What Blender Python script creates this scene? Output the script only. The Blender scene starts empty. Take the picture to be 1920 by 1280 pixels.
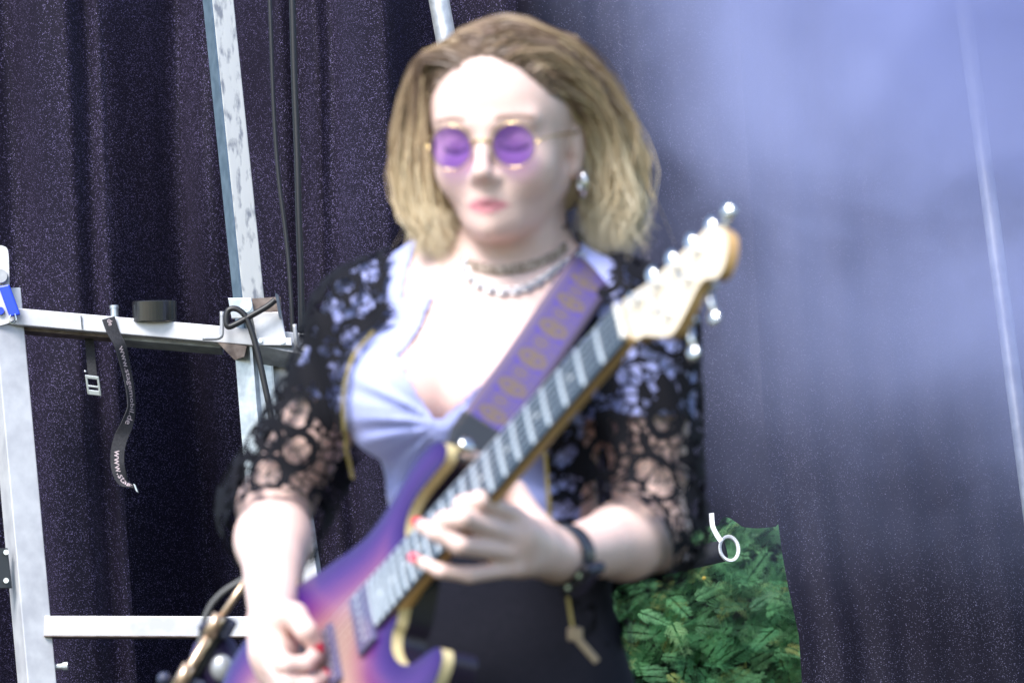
import bpy, bmesh, math, random
import numpy as np
from mathutils import Vector, Matrix
from mathutils.geometry import delaunay_2d_cdt
random.seed(7); rng = np.random.default_rng(7)
S = bpy.context.scene
COL = S.collection
# ------------------------------------------------------------------ camera
FPX = 8100.0                                   # focal length in pixels of the 1920 px wide photograph
PITCH, ROLL = math.radians(8.0), math.radians(3.5)
CAM = np.array([0.0, 0.0, 1.6])
fwd = np.array([0, math.cos(PITCH), math.sin(PITCH)])
up0 = np.array([0, -math.sin(PITCH), math.cos(PITCH)])
rt0 = np.array([1.0, 0, 0])
RT = rt0*math.cos(ROLL) - up0*math.sin(ROLL)     # camera turned clockwise, so plumb lines lean to the left
UP = up0*math.cos(ROLL) + rt0*math.sin(ROLL)
cam = bpy.data.cameras.new('camera'); camo = bpy.data.objects.new('camera', cam); COL.objects.link(camo)
camo.matrix_world = Matrix(((RT[0],UP[0],-fwd[0],CAM[0]),(RT[1],UP[1],-fwd[1],CAM[1]),(RT[2],UP[2],-fwd[2],CAM[2]),(0,0,0,1)))
cam.sensor_width = 36; cam.lens = FPX*36/1920; cam.clip_end = 400; cam.clip_start = 0.1
cam.dof.use_dof = True; cam.dof.focus_distance = 7.0; cam.dof.aperture_fstop = 6.6
S.camera = camo
# ------------------------------------------------------------------ light
SUN_AZ, SUN_EL = math.radians(-30), math.radians(48)      # azimuth from straight behind the camera, negative = left
SUN_TO = np.array([math.sin(SUN_AZ)*math.cos(SUN_EL), -math.cos(SUN_AZ)*math.cos(SUN_EL), math.sin(SUN_EL)])
w = bpy.data.worlds.new('World'); S.world = w; w.use_nodes = True
nt = w.node_tree; sky = nt.nodes.new('ShaderNodeTexSky'); sky.sky_type = 'NISHITA'; sky.sun_disc = False
sky.sun_elevation = SUN_EL; sky.sun_rotation = math.atan2(SUN_TO[0], SUN_TO[1])
bg = nt.nodes['Background']; nt.links.new(sky.outputs[0], bg.inputs[0]); bg.inputs[1].default_value = 0.15
sl = bpy.data.lights.new('sun', 'SUN'); sl.energy = 3.3; sl.angle = math.radians(25); sl.color = (1, .975, .95)
so = bpy.data.objects.new('sun', sl); COL.objects.link(so)
so.rotation_euler = Vector(-SUN_TO).to_track_quat('-Z', 'Y').to_euler(); so.location = (-6, -6, 9)
S.view_settings.view_transform = 'Standard'; S.view_settings.look = 'None'; S.view_settings.gamma = 1
S.view_settings.exposure = 1.08
S.cycles.use_denoising = True; S.cycles.transparent_max_bounces = 24; S.cycles.volume_step_rate = 1.0
S.cycles.max_bounces = 6; S.cycles.volume_bounces = 2; S.cycles.caustics_reflective = False; S.cycles.caustics_refractive = False
# ------------------------------------------------------------------ pixels to places
def C(px, py, d): return np.array([(px-960)/FPX*d, (640-py)/FPX*d, d])       # camera frame: right, up, depth
def W(c):                                                                     # camera frame -> world
    c = np.asarray(c, float); return CAM + c[..., 0:1]*RT + c[..., 1:2]*UP + c[..., 2:3]*fwd
def P(px, py, d): return W(C(px, py, d))
def PY(px, py, Y):                                                            # pixel ray meets the upright plane y = Y
    v = (px-960)/FPX*RT + (640-py)/FPX*UP + fwd
    return CAM + v*(Y-CAM[1])/v[1]
FLOOR = 0.90
# ------------------------------------------------------------------ object helpers
def tag(o, label=None, cat=None, group=None, kind=None):
    if label: o['label'] = label
    if cat: o['category'] = cat
    if group: o['group'] = group
    if kind: o['kind'] = kind
    return o
def link(name, me, parent=None):
    o = bpy.data.objects.new(name, me); COL.objects.link(o)
    if parent is not None: o.parent = parent
    return o
def empty(name, loc, label, cat, group=None):
    o = bpy.data.objects.new(name, None); o.location = Vector(loc); o.empty_display_size = .05; COL.objects.link(o)
    bpy.context.view_layer.update()
    return tag(o, label, cat, group)
def mesh(name, V, F, mat, parent=None, smooth=True, world=True, cols=None, uvs=None):
    """V in world space (or in the parent's own space when world=False)."""
    V = np.asarray(V, float).reshape(-1, 3)
    if world and parent is not None:
        inv = np.array(parent_inv(parent)); V = V @ inv[:3, :3].T + inv[:3, 3]
    org = np.zeros(3)
    if parent is None:
        org = np.array([(V[:,0].min()+V[:,0].max())/2, (V[:,1].min()+V[:,1].max())/2, V[:,2].min()]); V = V-org
    me = bpy.data.meshes.new(name)
    me.from_pydata(V.tolist(), [], F.tolist() if isinstance(F, np.ndarray) else [list(f) for f in F])
    for m in (mat if isinstance(mat, (list, tuple)) else [mat]): me.materials.append(m)
    if smooth: me.polygons.foreach_set('use_smooth', [True]*len(me.polygons))
    if cols is not None:
        a = me.color_attributes.new('Col', 'FLOAT_COLOR', 'POINT')
        c = np.ones((len(V), 4)); c[:, :3] = cols; a.data.foreach_set('color', c.ravel())
    if uvs is not None:
        a = me.attributes.new('st', 'FLOAT_VECTOR', 'POINT')
        c = np.zeros((len(V), 3)); c[:, :2] = uvs; a.data.foreach_set('vector', c.ravel())
    me.update()
    o = link(name, me, parent); o.location = org
    return o
def parent_inv(p):
    bpy.context.view_layer.update(); return p.matrix_world.inverted()
class MB:                                        # collects shapes that make up ONE part
    def __init__(s): s.V = []; s.F = []
    def add(s, V, F):
        b = len(s.V); s.V += [tuple(map(float, v)) for v in V]; s.F += [[i+b for i in f] for f in F]
    def box(s, c, ax, ay, az, bev=0.0):          # centre, three half-axis vectors
        c, ax, ay, az = map(lambda q: np.asarray(q, float), (c, ax, ay, az))
        if bev <= 0:
            V = [c+i*ax+j*ay+k*az for i in (-1,1) for j in (-1,1) for k in (-1,1)]
            s.add(V, [(0,1,3,2),(4,6,7,5),(0,4,5,1),(2,3,7,6),(0,2,6,4),(1,5,7,3)]); return
        L = [np.linalg.norm(a) for a in (ax, ay, az)]; b = [max(0, 1-bev/l) for l in L]
        bm = bmesh.new(); bmesh.ops.create_cube(bm, size=2)
        for v in bm.verts: v.co = Vector((v.co.x*L[0], v.co.y*L[1], v.co.z*L[2]))
        bmesh.ops.bevel(bm, geom=bm.edges[:], offset=min(bev, min(L)*.9), segments=2, affect='EDGES', profile=.5)
        ux, uy, uz = ax/L[0], ay/L[1], az/L[2]
        bm.verts.index_update()
        s.add([c+v.co.x*ux+v.co.y*uy+v.co.z*uz for v in bm.verts], [[v.index for v in f.verts] for f in bm.faces]); bm.free()
    def beam(s, a, b, w, h, face, bev=.0015, ext=0):     # box along a-b; width w across, h along 'face' direction
        a, b, face = map(lambda q: np.asarray(q, float), (a, b, face))
        t = b-a; L = np.linalg.norm(t); t /= L; f = face-t*(face@t); f /= np.linalg.norm(f); x = np.cross(t, f)
        s.box((a+b)/2, t*(L/2+ext), x*w/2, f*h/2, bev)
    def tube(s, pts, r, n=10, caps=True):
        pts = np.asarray(pts, float); m = len(pts); r = np.broadcast_to(np.asarray(r, float), (m,))
        T = np.gradient(pts, axis=0); T /= np.linalg.norm(T, axis=1)[:, None]+1e-12
        N = np.zeros_like(T); a = np.array([0.31, .23, .92]); a = a-T[0]*(a@T[0])
        if np.linalg.norm(a) < .1: a = np.array([1., 0, 0])-T[0]*T[0][0]
        N[0] = a/np.linalg.norm(a)
        for i in range(1, m):
            a = N[i-1]-T[i]*(N[i-1]@T[i]); N[i] = a/(np.linalg.norm(a)+1e-12)
        B = np.cross(T, N); th = np.linspace(0, 2*np.pi, n, endpoint=False)
        V = (pts[:, None]+r[:, None, None]*(np.cos(th)[None, :, None]*N[:, None]+np.sin(th)[None, :, None]*B[:, None])).reshape(-1, 3)
        F = [(i*n+j, i*n+(j+1) % n, (i+1)*n+(j+1) % n, (i+1)*n+j) for i in range(m-1) for j in range(n)]
        if caps: F += [list(range(n))[::-1], [(m-1)*n+j for j in range(n)]]
        s.add(V, F)
    def cyl(s, a, b, r, n=20): s.tube([a, b], r, n)
    def ring(s, c, ax, ay, az, prof, n=28):     # lathe: prof of (radius, height along az), closed when prof loops
        c, ax, ay, az = map(lambda q: np.asarray(q, float), (c, ax, ay, az)); m = len(prof)
        V = [c+(ax*math.cos(t)+ay*math.sin(t))*r+az*h for t in np.linspace(0, 2*np.pi, n, endpoint=False) for r, h in prof]
        s.add(V, [(i*m+j, i*m+(j+1) % m, ((i+1) % n)*m+(j+1) % m, ((i+1) % n)*m+j) for i in range(n) for j in range(m)])
    def ball(s, c, r, n=10, axes=np.eye(3)):
        c = np.asarray(c, float); r = np.broadcast_to(np.asarray(r, float), (3,)); V = []; F = []
        for i in range(n+1):
            for j in range(2*n):
                a, b = np.pi*i/n, np.pi*j/n
                V.append(c+axes.T@(r*np.array([math.sin(a)*math.cos(b), math.sin(a)*math.sin(b), math.cos(a)])))
        for i in range(n):
            for j in range(2*n):
                q = [i*2*n+j, i*2*n+(j+1) % (2*n), (i+1)*2*n+(j+1) % (2*n), (i+1)*2*n+j]
                F.append(q)
        s.add(V, F)
    def build(s, name, mat, parent=None, smooth=False, world=True):
        o = mesh(name, s.V, s.F, mat, parent, smooth, world)
        bm = bmesh.new(); bm.from_mesh(o.data); bmesh.ops.remove_doubles(bm, verts=bm.verts, dist=1e-6)
        bmesh.ops.recalc_face_normals(bm, faces=bm.faces); bm.to_mesh(o.data); bm.free()
        if smooth is None: pass
        return o
def crom(pts, n=8, closed=False):
    pts = np.asarray(pts, float); m = len(pts); out = []
    for i in range(m if closed else m-1):
        if closed: p = [pts[(i+k-1) % m] for k in range(4)]
        else: p = [pts[max(0, i-1)], pts[i], pts[i+1], pts[min(m-1, i+2)]]
        for t in np.arange(n)/n:
            out.append(.5*((2*p[1])+(-p[0]+p[2])*t+(2*p[0]-5*p[1]+4*p[2]-p[3])*t*t+(-p[0]+3*p[1]-3*p[2]+p[3])*t**3))
    if not closed: out.append(pts[-1])
    return np.array(out)
# ------------------------------------------------------------------ materials
def mat(name, col=(.5,.5,.5), rough=.5, metal=0.0, spec=.5, **kw):
    m = bpy.data.materials.new(name); m.use_nodes = True; b = m.node_tree.nodes['Principled BSDF']
    b.inputs['Base Color'].default_value = (*col, 1); b.inputs['Roughness'].default_value = rough
    b.inputs['Metallic'].default_value = metal; b.inputs['Specular IOR Level'].default_value = spec
    for k, v in kw.items(): b.inputs[k.replace('_', ' ')].default_value = v
    return m
def N(m, t, **kw):
    n = m.node_tree.nodes.new('ShaderNode'+t)
    for k, v in kw.items():
        if k.startswith('i_'): n.inputs[k[2:].replace('_', ' ')].default_value = v
        else: setattr(n, k, v)
    return n
def L(m, a, b): m.node_tree.links.new(a, b)
def bs(m): return m.node_tree.nodes['Principled BSDF']
def ramp(m, src, stops, interp='LINEAR'):
    r = N(m, 'ValToRGB'); e = r.color_ramp.elements; r.color_ramp.interpolation = interp
    while len(e) < len(stops): e.new(.5)
    for q, (p, c) in zip(e, stops): q.position = p; q.color = (*c, 1) if len(c) == 3 else c
    if src is not None: L(m, src, r.inputs[0])
    return r
def math_(m, op, a, b=None, c=None):
    n = N(m, 'Math', operation=op)
    for i, q in enumerate((a, b, c)):
        if q is None: continue
        if isinstance(q, (int, float)): n.inputs[i].default_value = q
        else: L(m, q, n.inputs[i])
    return n.outputs[0]
def coords(m, scale=(1,1,1), which='Object'):
    t = N(m, 'TexCoord'); mp = N(m, 'Mapping'); mp.inputs['Scale'].default_value = scale; L(m, t.outputs[which], mp.inputs[0]); return mp.outputs[0]
def noisy(name, c0, c1, scale=30, rough=.5, metal=0, detail=6, bump=0, stretch=(1,1,1), lo=.35, hi=.65, **kw):
    m = mat(name, c0, rough, metal, **kw); v = coords(m, stretch)
    n = N(m, 'TexNoise', i_Scale=scale, i_Detail=detail); L(m, v, n.inputs['Vector'])
    r = ramp(m, n.outputs['Fac'], [(lo, c0), (hi, c1)]); L(m, r.outputs[0], bs(m).inputs['Base Color'])
    if bump:
        bp = N(m, 'Bump', i_Strength=bump, i_Distance=.002); L(m, n.outputs['Fac'], bp.inputs['Height']); L(m, bp.outputs[0], bs(m).inputs['Normal'])
    return m
def curtain_mat(name, base, fleck, amount, sheen, fold_tint):
    m = mat(name, base, .6, spec=.10); v = coords(m)
    vo = N(m, 'TexVoronoi', i_Scale=1150.0); L(m, v, vo.inputs['Vector'])
    sep = N(m, 'SeparateColor'); L(m, vo.outputs['Color'], sep.inputs[0])
    big = N(m, 'TexNoise', i_Scale=3.0, i_Detail=4.0); L(m, v, big.inputs['Vector'])
    w_ = N(m, 'TexWave', i_Scale=170.0, i_Distortion=.6, bands_direction='X'); L(m, v, w_.inputs['Vector'])
    thr = math_(m, 'MULTIPLY_ADD', big.outputs['Fac'], -.30*amount, 1.09-.06*amount)
    fl = math_(m, 'GREATER_THAN', sep.outputs[0], thr)
    g = math_(m, 'MULTIPLY', fl, sep.outputs[1])
    mx = N(m, 'MixRGB'); L(m, g, mx.inputs[0]); mx.inputs[2].default_value = (*fleck, 1)
    r = ramp(m, w_.outputs['Fac'], [(.2, tuple(.75*c for c in base)), (.8, fold_tint)]); L(m, r.outputs[0], mx.inputs[1])
    L(m, mx.outputs[0], bs(m).inputs['Base Color'])
    bs(m).inputs['Sheen Weight'].default_value = sheen; bs(m).inputs['Sheen Tint'].default_value = (.72, .66, 1, 1); bs(m).inputs['Sheen Roughness'].default_value = .45
    bp = N(m, 'Bump', i_Strength=.5, i_Distance=.001); L(m, sep.outputs[2], bp.inputs['Height']); L(m, bp.outputs[0], bs(m).inputs['Normal'])
    return m
M = {}
M['curtain'] = curtain_mat('curtain_cloth', (.005,.004,.010), (.25,.21,.42), .85, .05, (.013,.010,.023))
M['curtain_right'] = curtain_mat('curtain_cloth_right', (.005,.0045,.010), (.23,.22,.34), .66, .02, (.012,.010,.021))
M['curtain_smooth'] = curtain_mat('smooth_cloth', (.006,.007,.012), (.07,.07,.11), .5, .0, (.010,.011,.019)); bs(M['curtain_smooth']).inputs['Specular IOR Level'].default_value = .06; bs(M['curtain_smooth']).inputs['Roughness'].default_value = .8
M['galv'] = noisy('galvanised', (.42,.46,.5), (.62,.66,.68), 60, .42, .75, bump=.15)
M['whitebar'] = noisy('aluminium', (.46,.46,.49), (.62,.62,.64), 25, .4, .25, bump=.05, stretch=(1,1,1))
M['worn'] = noisy('worn_zinc', (.22,.23,.25), (.56,.56,.53), 90, .45, .35, detail=9, bump=.3, stretch=(1,1,.35), lo=.33, hi=.47)
M['sideshade'] = noisy('post_side_shade', (.10,.15,.2), (.16,.22,.28), 50, .5, .5)  # dark blue-grey that holds the shade of the post's left side
M['greybar'] = noisy('grey_steel', (.25,.26,.28), (.4,.41,.43), 40, .5, .4)
M['brown'] = noisy('brown_steel', (.09,.065,.055), (.2,.16,.14), 60, .6, .3)  # dark brown tone for rail undersides, bracket slot and gusset
M['darksteel'] = mat('dark_steel', (.05,.052,.055), .28, .6)
M['rubber'] = mat('black_rubber', (.012,.012,.014), .45)
M['strapcloth'] = noisy('strap_webbing', (.018,.018,.022), (.035,.034,.04), 400, .8)
M['strapink'] = mat('strap_ink', (.62,.5,.52), .7)
M['bluelever'] = mat('blue_plastic', (.01,.05,.62), .35)
M['chrome'] = mat('chrome', (.78,.79,.8), .16, 1.0)
M['zincpart'] = mat('zinc_part', (.5,.53,.55), .35, .8)
M['whitetrim'] = mat('white_trim', (.75,.77,.8), .6)
M['blackcloth'] = noisy('black_cloth', (.012,.013,.016), (.022,.023,.028), 300, .85)
M['stagewood'] = noisy('stage_boards', (.03,.028,.026), (.06,.055,.05), 12, .6, stretch=(1,12,1))
M['grass'] = noisy('grass_ground', (.03,.06,.015), (.06,.1,.03), 8, .9)
# ================================================================== SETTING
mb = MB(); mb.add([(-150,-60,0),(150,-60,0),(150,200,0),(-150,200,0)], [(0,1,2,3)]); o = mb.build('ground', M['grass']); tag(o, kind='structure')
mb = MB(); mb.box((0,5.15,FLOOR-.06), (4,0,0), (0,2.45,0), (0,0,.06)); o = mb.build('stage_floor', M['stagewood']); tag(o, kind='structure')

def curtain(name, segs, Y, z0, z1, mat_, label, wob=.006, edge=None, bottom=None, amp=1.0, nz=90, seedv=1):
    """segs: list of (px at row 300, slope of the cloth, sharpness) -> hanging cloth whose folds turn towards or away from the light"""
    r = np.random.default_rng(seedv)
    xs = np.array([PY(px, 300, Y)[0] for px, _ in segs]); sl_ = np.array([s for _, s in segs])
    X = np.arange(xs[0], xs[-1], .005); slope = np.interp(X, (xs[:-1]+xs[1:])/2, sl_[:-1])
    # soften corners lightly, keep the fold edges crisp
    idx = np.clip(np.searchsorted(xs, X, side='right')-1, 0, len(xs)-2); hard = sl_[idx]; slope = .25*slope+.75*hard
    k = np.ones(3)/3; slope = np.convolve(np.pad(slope, 1, mode='edge'), k, 'valid')
    y = np.cumsum(slope)*.005*amp; y -= np.linspace(y[0], y[-1], len(y)); y -= y.mean()
    y += sum(.003*np.sin(X*f_+p_) for f_, p_ in zip(r.uniform(20, 90, 6), r.uniform(0, 6, 6)))
    Z = np.linspace(z0, z1, nz); XX, ZZ = np.meshgrid(X, Z); YY = np.broadcast_to(y, XX.shape)*(1+.14*np.sin(ZZ*2.1+XX*1.3)) + Y
    dx = sum(wob*np.sin(ZZ*f_+XX*g_+p_) for f_, g_, p_ in zip(r.uniform(1.5, 6, 5), r.uniform(0, 5, 5), r.uniform(0, 6, 5)))
    YY = YY+sum(.004*np.sin(ZZ*f_+XX*g_+p_) for f_, g_, p_ in zip(r.uniform(4, 14, 6), r.uniform(5, 40, 6), r.uniform(0, 6, 6)))
    V = np.stack([XX+dx, YY, ZZ], -1)
    if edge is not None: V = edge(V)
    if bottom is not None: V = bottom(V)
    nx = len(X); q = np.arange((nz-1)*nx).reshape(nz-1, nx)[:, :-1].ravel()
    F = np.stack([q, q+1, q+nx+1, q+nx], 1)
    o = mesh(name, V.reshape(-1, 3), F, mat_); tag(o, label, 'curtain', 'curtains hung behind the stage'); return o
curtain('stage_curtain', [(-330,.8),(-260,-.6),(-200,.8),(-130,-.5),(-60,1.2),(-20,.9),(18,-.3),(44,-.9),(90,-.5),(140,2.6),(172,-1.0),(199,2.0),(206,0)], 6.80, FLOOR+.004, 3.34, M['curtain'],
        'black glitter-flecked curtain in broad folds behind the left metal post', wob=.003, seedv=3)
curtain('stage_curtain', [(120,0),(190,1.2),(260,1.5),(320,.9),(345,-.5),(372,-.9),(412,.7),(440,-.9),(500,-.5),(540,.8),(565,-.7),(605,1.4),(660,0)], 7.22, FLOOR+.004, 3.34, M['curtain'],
        'black curtain hanging deepest in shadow behind the dangling lettered strap', wob=.004, seedv=4)
curtain('stage_curtain', [(612,.6),(630,-1.1),(655,-.7),(700,-.4),(742,2.4),(800,1.8),(830,-.4),(860,.3),(920,-.5),(960,.4),(985,0)], 7.0, FLOOR+.004, 3.34, M['curtain'],
        'black glitter-flecked curtain directly behind the head and shoulder', wob=.003, seedv=6)
EDGE = ((1515,1500),(1502,1280),(1496,1190),(1478,1110),(1466,1040),(1456,960),(1442,880),(1432,790),(1420,600),(1405,350),(1384,0))                     # the slit between the two right-hand curtains
EZ, EX = [PY(q, p, 7.12)[2] for q, p in EDGE], [PY(q, p, 7.12)[0] for q, p in EDGE]
def cut_b(V):
    e = np.interp(V[:, -1, 2], EZ, EX)+.02; x0 = V[:, :1, 0]; V[..., 0] = x0+(V[..., 0]-x0)*(e[:, None]-x0)/(V[:, -1:, 0]-x0)
    z0 = V[0, :, 2].min(); x = V[..., 0]; B = ((1000,1010),(1330,985),(1338,966),(1352,969),(1375,986),(1400,990),(1432,989),(1440,978),(1447,955),(1500,930))
    bot = np.interp(V[20, :, 0], [PY(q, p, 7.20)[0] for q, p in B], [PY(q, p, 7.20)[2] for q, p in B])
    t = (V[..., 2]-z0)/(V[-1, 0, 2]-z0); V[..., 2] = bot[None]+t*(V[-1, 0, 2]-bot[None])
    V[..., 1] += .02*np.exp(-t*8)*np.sin(x*40); return V
curtain('stage_curtain', [(880,-.2),(960,.4),(1020,-.2),(1060,.4),(1090,-.35),(1150,.5),(1185,-.7),(1230,.55),(1262,-.35),(1300,.2),(1345,-.12),(1400,.2),(1450,-.2),(1520,0)], 7.20, 2.0, 3.34, M['curtain_right'],
        'short black curtain with ragged lower edge hanging above the green hedge', bottom=cut_b, amp=.8, seedv=5)
def edge_c(V):
    e = np.interp(V[:, 0, 2], EZ, EX)
    x0 = V[0, 0, 0]; x1 = V[0, -1, 0]; t = (V[..., 0]-V[:, :1, 0])/(x1-x0)
    V[..., 0] = e[:, None]+t*(x1-e[:, None]); return V
curtain('stage_curtain', [(1440,.3),(1470,-.2),(1530,.15),(1600,-.1),(1690,.18),(1760,-.16),(1850,.2),(1930,-.2),(2050,.2),(2150,-.3),(2300,0)], 7.12, FLOOR+.004, 3.34, M['curtain_right'],
        'smooth dark curtain on the far right, half hidden by smoke', edge=edge_c, amp=.5, seedv=8)
# ------------------------------------------------------------------ conifer hedge seen through the gap
def hedge():
    r = np.random.default_rng(11); V = []; F = []; Cc = []
    a, b = PY(1060, 1100, 8.25)[0], PY(1640, 1100, 8.25)[0]
    x0, x1, zt = a-.15, b+.15, 2.9
    root = empty('conifer_hedge', ((x0+x1)/2, 8.55, 0), 'green conifer hedge with feathery sprays behind the gap in the curtains', 'hedge')
    def template():                                         # one flat feathery spray of unit length in (along, across, out)
        q = []
        for i in range(11):
            t = .06+.9*i/11
            for sg in (-1, 1):
                bd = np.array([.72, sg*.7, r.uniform(-.15, .1)]); bl = .30*(1-t*.6)*r.uniform(.8, 1.15); o0 = np.array([t, 0, -.12*t*t])
                for j in range(5):
                    tt = .15+.2*j; p0 = o0+bd*bl*tt
                    for s2 in ((-1, 1) if j < 4 else (0,)):
                        ld = bd*.9+np.array([-bd[1], bd[0], r.uniform(-.2, .2)])*s2*.55; ld /= np.linalg.norm(ld); wv = np.array([-ld[1], ld[0], r.uniform(-.3, .3)]); ll = bl*.40*(1-.35*j/5)
                        q.append([p0, p0+ld*ll*.5-wv*ll*.11, p0+ld*ll, p0+ld*ll*.5+wv*ll*.11])
        return np.array(q).reshape(-1, 3)
    tm = [template() for _ in range(6)]; nb = 0
    for k in range(3300):
        deep = r.uniform(0, 1)
        p = np.array([r.uniform(x0, x1), 8.12+.22*deep**1.5+.04*math.sin(k), r.uniform(1.75, 2.75) if k % 6 else r.uniform(0.1, zt)])
        az = r.normal(.5, .6); el = r.normal(.15, .4)
        d = np.array([math.sin(az)*math.cos(el), -math.cos(az)*.45, math.sin(el)]); d /= np.linalg.norm(d)
        wv = np.cross(d, r.normal(size=3)*.5+np.array([0, -.8, .5])); wv /= np.linalg.norm(wv); nn = np.cross(d, wv)
        if nn[1] > 0: nn = -nn
        v = tm[k % 6]*r.uniform(.05, .10); V.append(p+v[:, :1]*d+v[:, 1:2]*wv+v[:, 2:]*nn)
        m4 = len(v); F.append(np.arange(nb, nb+m4).reshape(-1, 4)); nb += m4; Cc.append(np.tile([r.uniform(0, 1), deep, 0], (m4, 1)))
    V = np.concatenate(V); F = np.concatenate(F); Cc = np.concatenate(Cc)
    m = mat('conifer_leaf', (.05,.1,.04), .55, spec=.4); at_ = N(m, 'VertexColor', layer_name='Col'); sp = N(m, 'SeparateColor'); L(m, at_.outputs[0], sp.inputs[0])
    r_ = ramp(m, sp.outputs[0], [(0, (.03,.13,.055)), (.5, (.08,.28,.11)), (.85, (.15,.38,.16)), (1, (.30,.34,.09))]); L(m, r_.outputs[0], bs(m).inputs['Base Color'])
    bs(m).inputs['Transmission Weight'].default_value = 0
    o = mesh('foliage', V, F, m, root, smooth=False, cols=Cc); tag(o, kind='stuff')
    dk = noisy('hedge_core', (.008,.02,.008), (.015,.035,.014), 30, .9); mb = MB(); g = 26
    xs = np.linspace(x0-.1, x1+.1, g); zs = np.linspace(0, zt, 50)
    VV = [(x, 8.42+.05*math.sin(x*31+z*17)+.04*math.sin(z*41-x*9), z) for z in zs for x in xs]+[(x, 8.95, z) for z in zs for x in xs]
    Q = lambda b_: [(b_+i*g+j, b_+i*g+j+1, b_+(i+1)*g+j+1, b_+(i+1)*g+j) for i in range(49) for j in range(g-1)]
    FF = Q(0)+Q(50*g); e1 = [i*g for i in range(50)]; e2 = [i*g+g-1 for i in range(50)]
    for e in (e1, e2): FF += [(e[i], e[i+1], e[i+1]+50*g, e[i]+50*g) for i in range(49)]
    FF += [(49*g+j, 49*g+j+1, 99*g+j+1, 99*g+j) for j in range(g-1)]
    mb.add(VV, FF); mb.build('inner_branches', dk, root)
    y = mat('yellow_leaf', (.7,.5,.08), .6)
    for px, py in ((1320,1083),):
        c = PY(px, py, 8.05); mb = MB(); mb.ball(c, (.004, .002, .0035), 5); mb.build('yellow_leaf', y, root)
hedge()
# ------------------------------------------------------------------ metal frame
YF = 6.62
fr = empty('metal_scaffold', (PY(300, 900, YF)[0], YF, FLOOR), 'bolted scaffold of pale metal posts and crossbars at the left', 'scaffold')
def Fp(px, py, dy=0): return PY(px, py, YF+dy)
fc = np.array([-.36, -.93, 0])                        # front faces look a little to the left
mb = MB(); mb.beam(Fp(474,620), Fp(404,-60), .036, .036, (.40,-.92,0)); up_ = mb.build('post', M['worn'], fr)
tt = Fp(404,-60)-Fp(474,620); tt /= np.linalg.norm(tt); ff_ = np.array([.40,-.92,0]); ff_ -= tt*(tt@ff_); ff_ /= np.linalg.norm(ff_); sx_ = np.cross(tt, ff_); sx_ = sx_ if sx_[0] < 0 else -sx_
mb = MB(); mb.beam(Fp(474,620)+sx_*.019, Fp(404,-60)+sx_*.019, .0025, .036, ff_, 0); mb.build('post_shade_strip', M['sideshade'], up_)  # added strip, its dark colour paints shade on the post's left face
mb = MB(); mb.beam(Fp(3,545), Fp(74,1330), .046, .05, (.42,-.9,0)); lp = mb.build('post', M['whitebar'], fr)
foot = Fp(74,1330); mb = MB(); mb.beam(foot+np.array([0,0,.01]), (foot[0]+.03, foot[1], FLOOR), .046, .05, (.42,-.9,0)); mb.build('post_foot', M['whitebar'], fr)
mb = MB(); pa, pb = Fp(24,1020,-.032), Fp(30,1100,-.032)
mb = MB(); mb.box(Fp(2,1065,-.03), (.013,.004,0), (0,.003,0), (-.002,0,.031), .001); pl = mb.build('hinge_plate', M['darksteel'], lp)
for q in ((12,1035),(12,1088)):
    mb = MB(); c = Fp(*q, -.034); mb.cyl(c, c+np.array([0,-.004,0]), .004, 10); mb.build('bolt', M['chrome'], lp)
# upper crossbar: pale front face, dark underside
mb = MB(); mb.beam(Fp(15,596), Fp(655,652), .026, .055, (0,-1,.0)); ub = mb.build('crossbar', M['whitebar'], fr)
mb = MB(); mb.beam(Fp(212,628,.02), Fp(418,645,.02), .024, .045, (0,-1,.12)); mb.build('rail_channel', M['greybar'], ub)
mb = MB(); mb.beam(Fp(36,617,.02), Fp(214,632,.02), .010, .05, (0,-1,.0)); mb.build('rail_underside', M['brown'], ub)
mb = MB(); mb.beam(Fp(152,592,-.03), Fp(154,617,-.03), .0015, .001, (0,-1,0), 0); mb.build('weld_seam', M['darksteel'], ub)
mb = MB(); mb.beam(Fp(86,1175), Fp(470,1176), .032, .04, (0,-1,0)); mb.build('crossbar', M['whitebar'], fr)
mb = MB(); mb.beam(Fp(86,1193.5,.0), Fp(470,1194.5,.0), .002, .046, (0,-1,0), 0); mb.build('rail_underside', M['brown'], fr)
# lower steel channel and white tube under the joint
ch = MB(); A, Bt = Fp(476,640,.01), Fp(506,1010,.01)
t = (Bt-A)/np.linalg.norm(Bt-A)
side = np.array([1,0,0])-t*t[0]; side /= np.linalg.norm(side)
prof = [(-.030,.012),(-.030,-.012),(-.006,-.026),(-.002,-.026),(.004,-.012),(.024,-.010),(.027,-.012),(.027,.012)]
rows = [[q+side*a+np.array([0,b,0]) for a, b in prof] for q in (A, Bt)]
ch.add(rows[0]+rows[1], [(i, i+1, i+9, i+8) for i in range(7)]+[list(range(8)), list(range(8, 16))]); ch.build('channel_post', M['galv'], fr)
mb = MB(); mb.beam(Fp(522,655,.03), Fp(588,1110,.03), .027, .03, (-.2,-1,0)); mb.build('tube_post', M['whitebar'], fr)
mb = MB(); mb.beam(Fp(588,1110,.03), (Fp(600,1110,.03)[0], YF+.03, FLOOR), .027, .03, (-.2,-1,0)); mb.build('tube_post', M['whitebar'], fr)
mb = MB(); mb.beam(Bt, (Bt[0]+.04, Bt[1], FLOOR), .05, .025, (-.2,-1,0)); mb.build('channel_post', M['galv'], fr)
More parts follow.
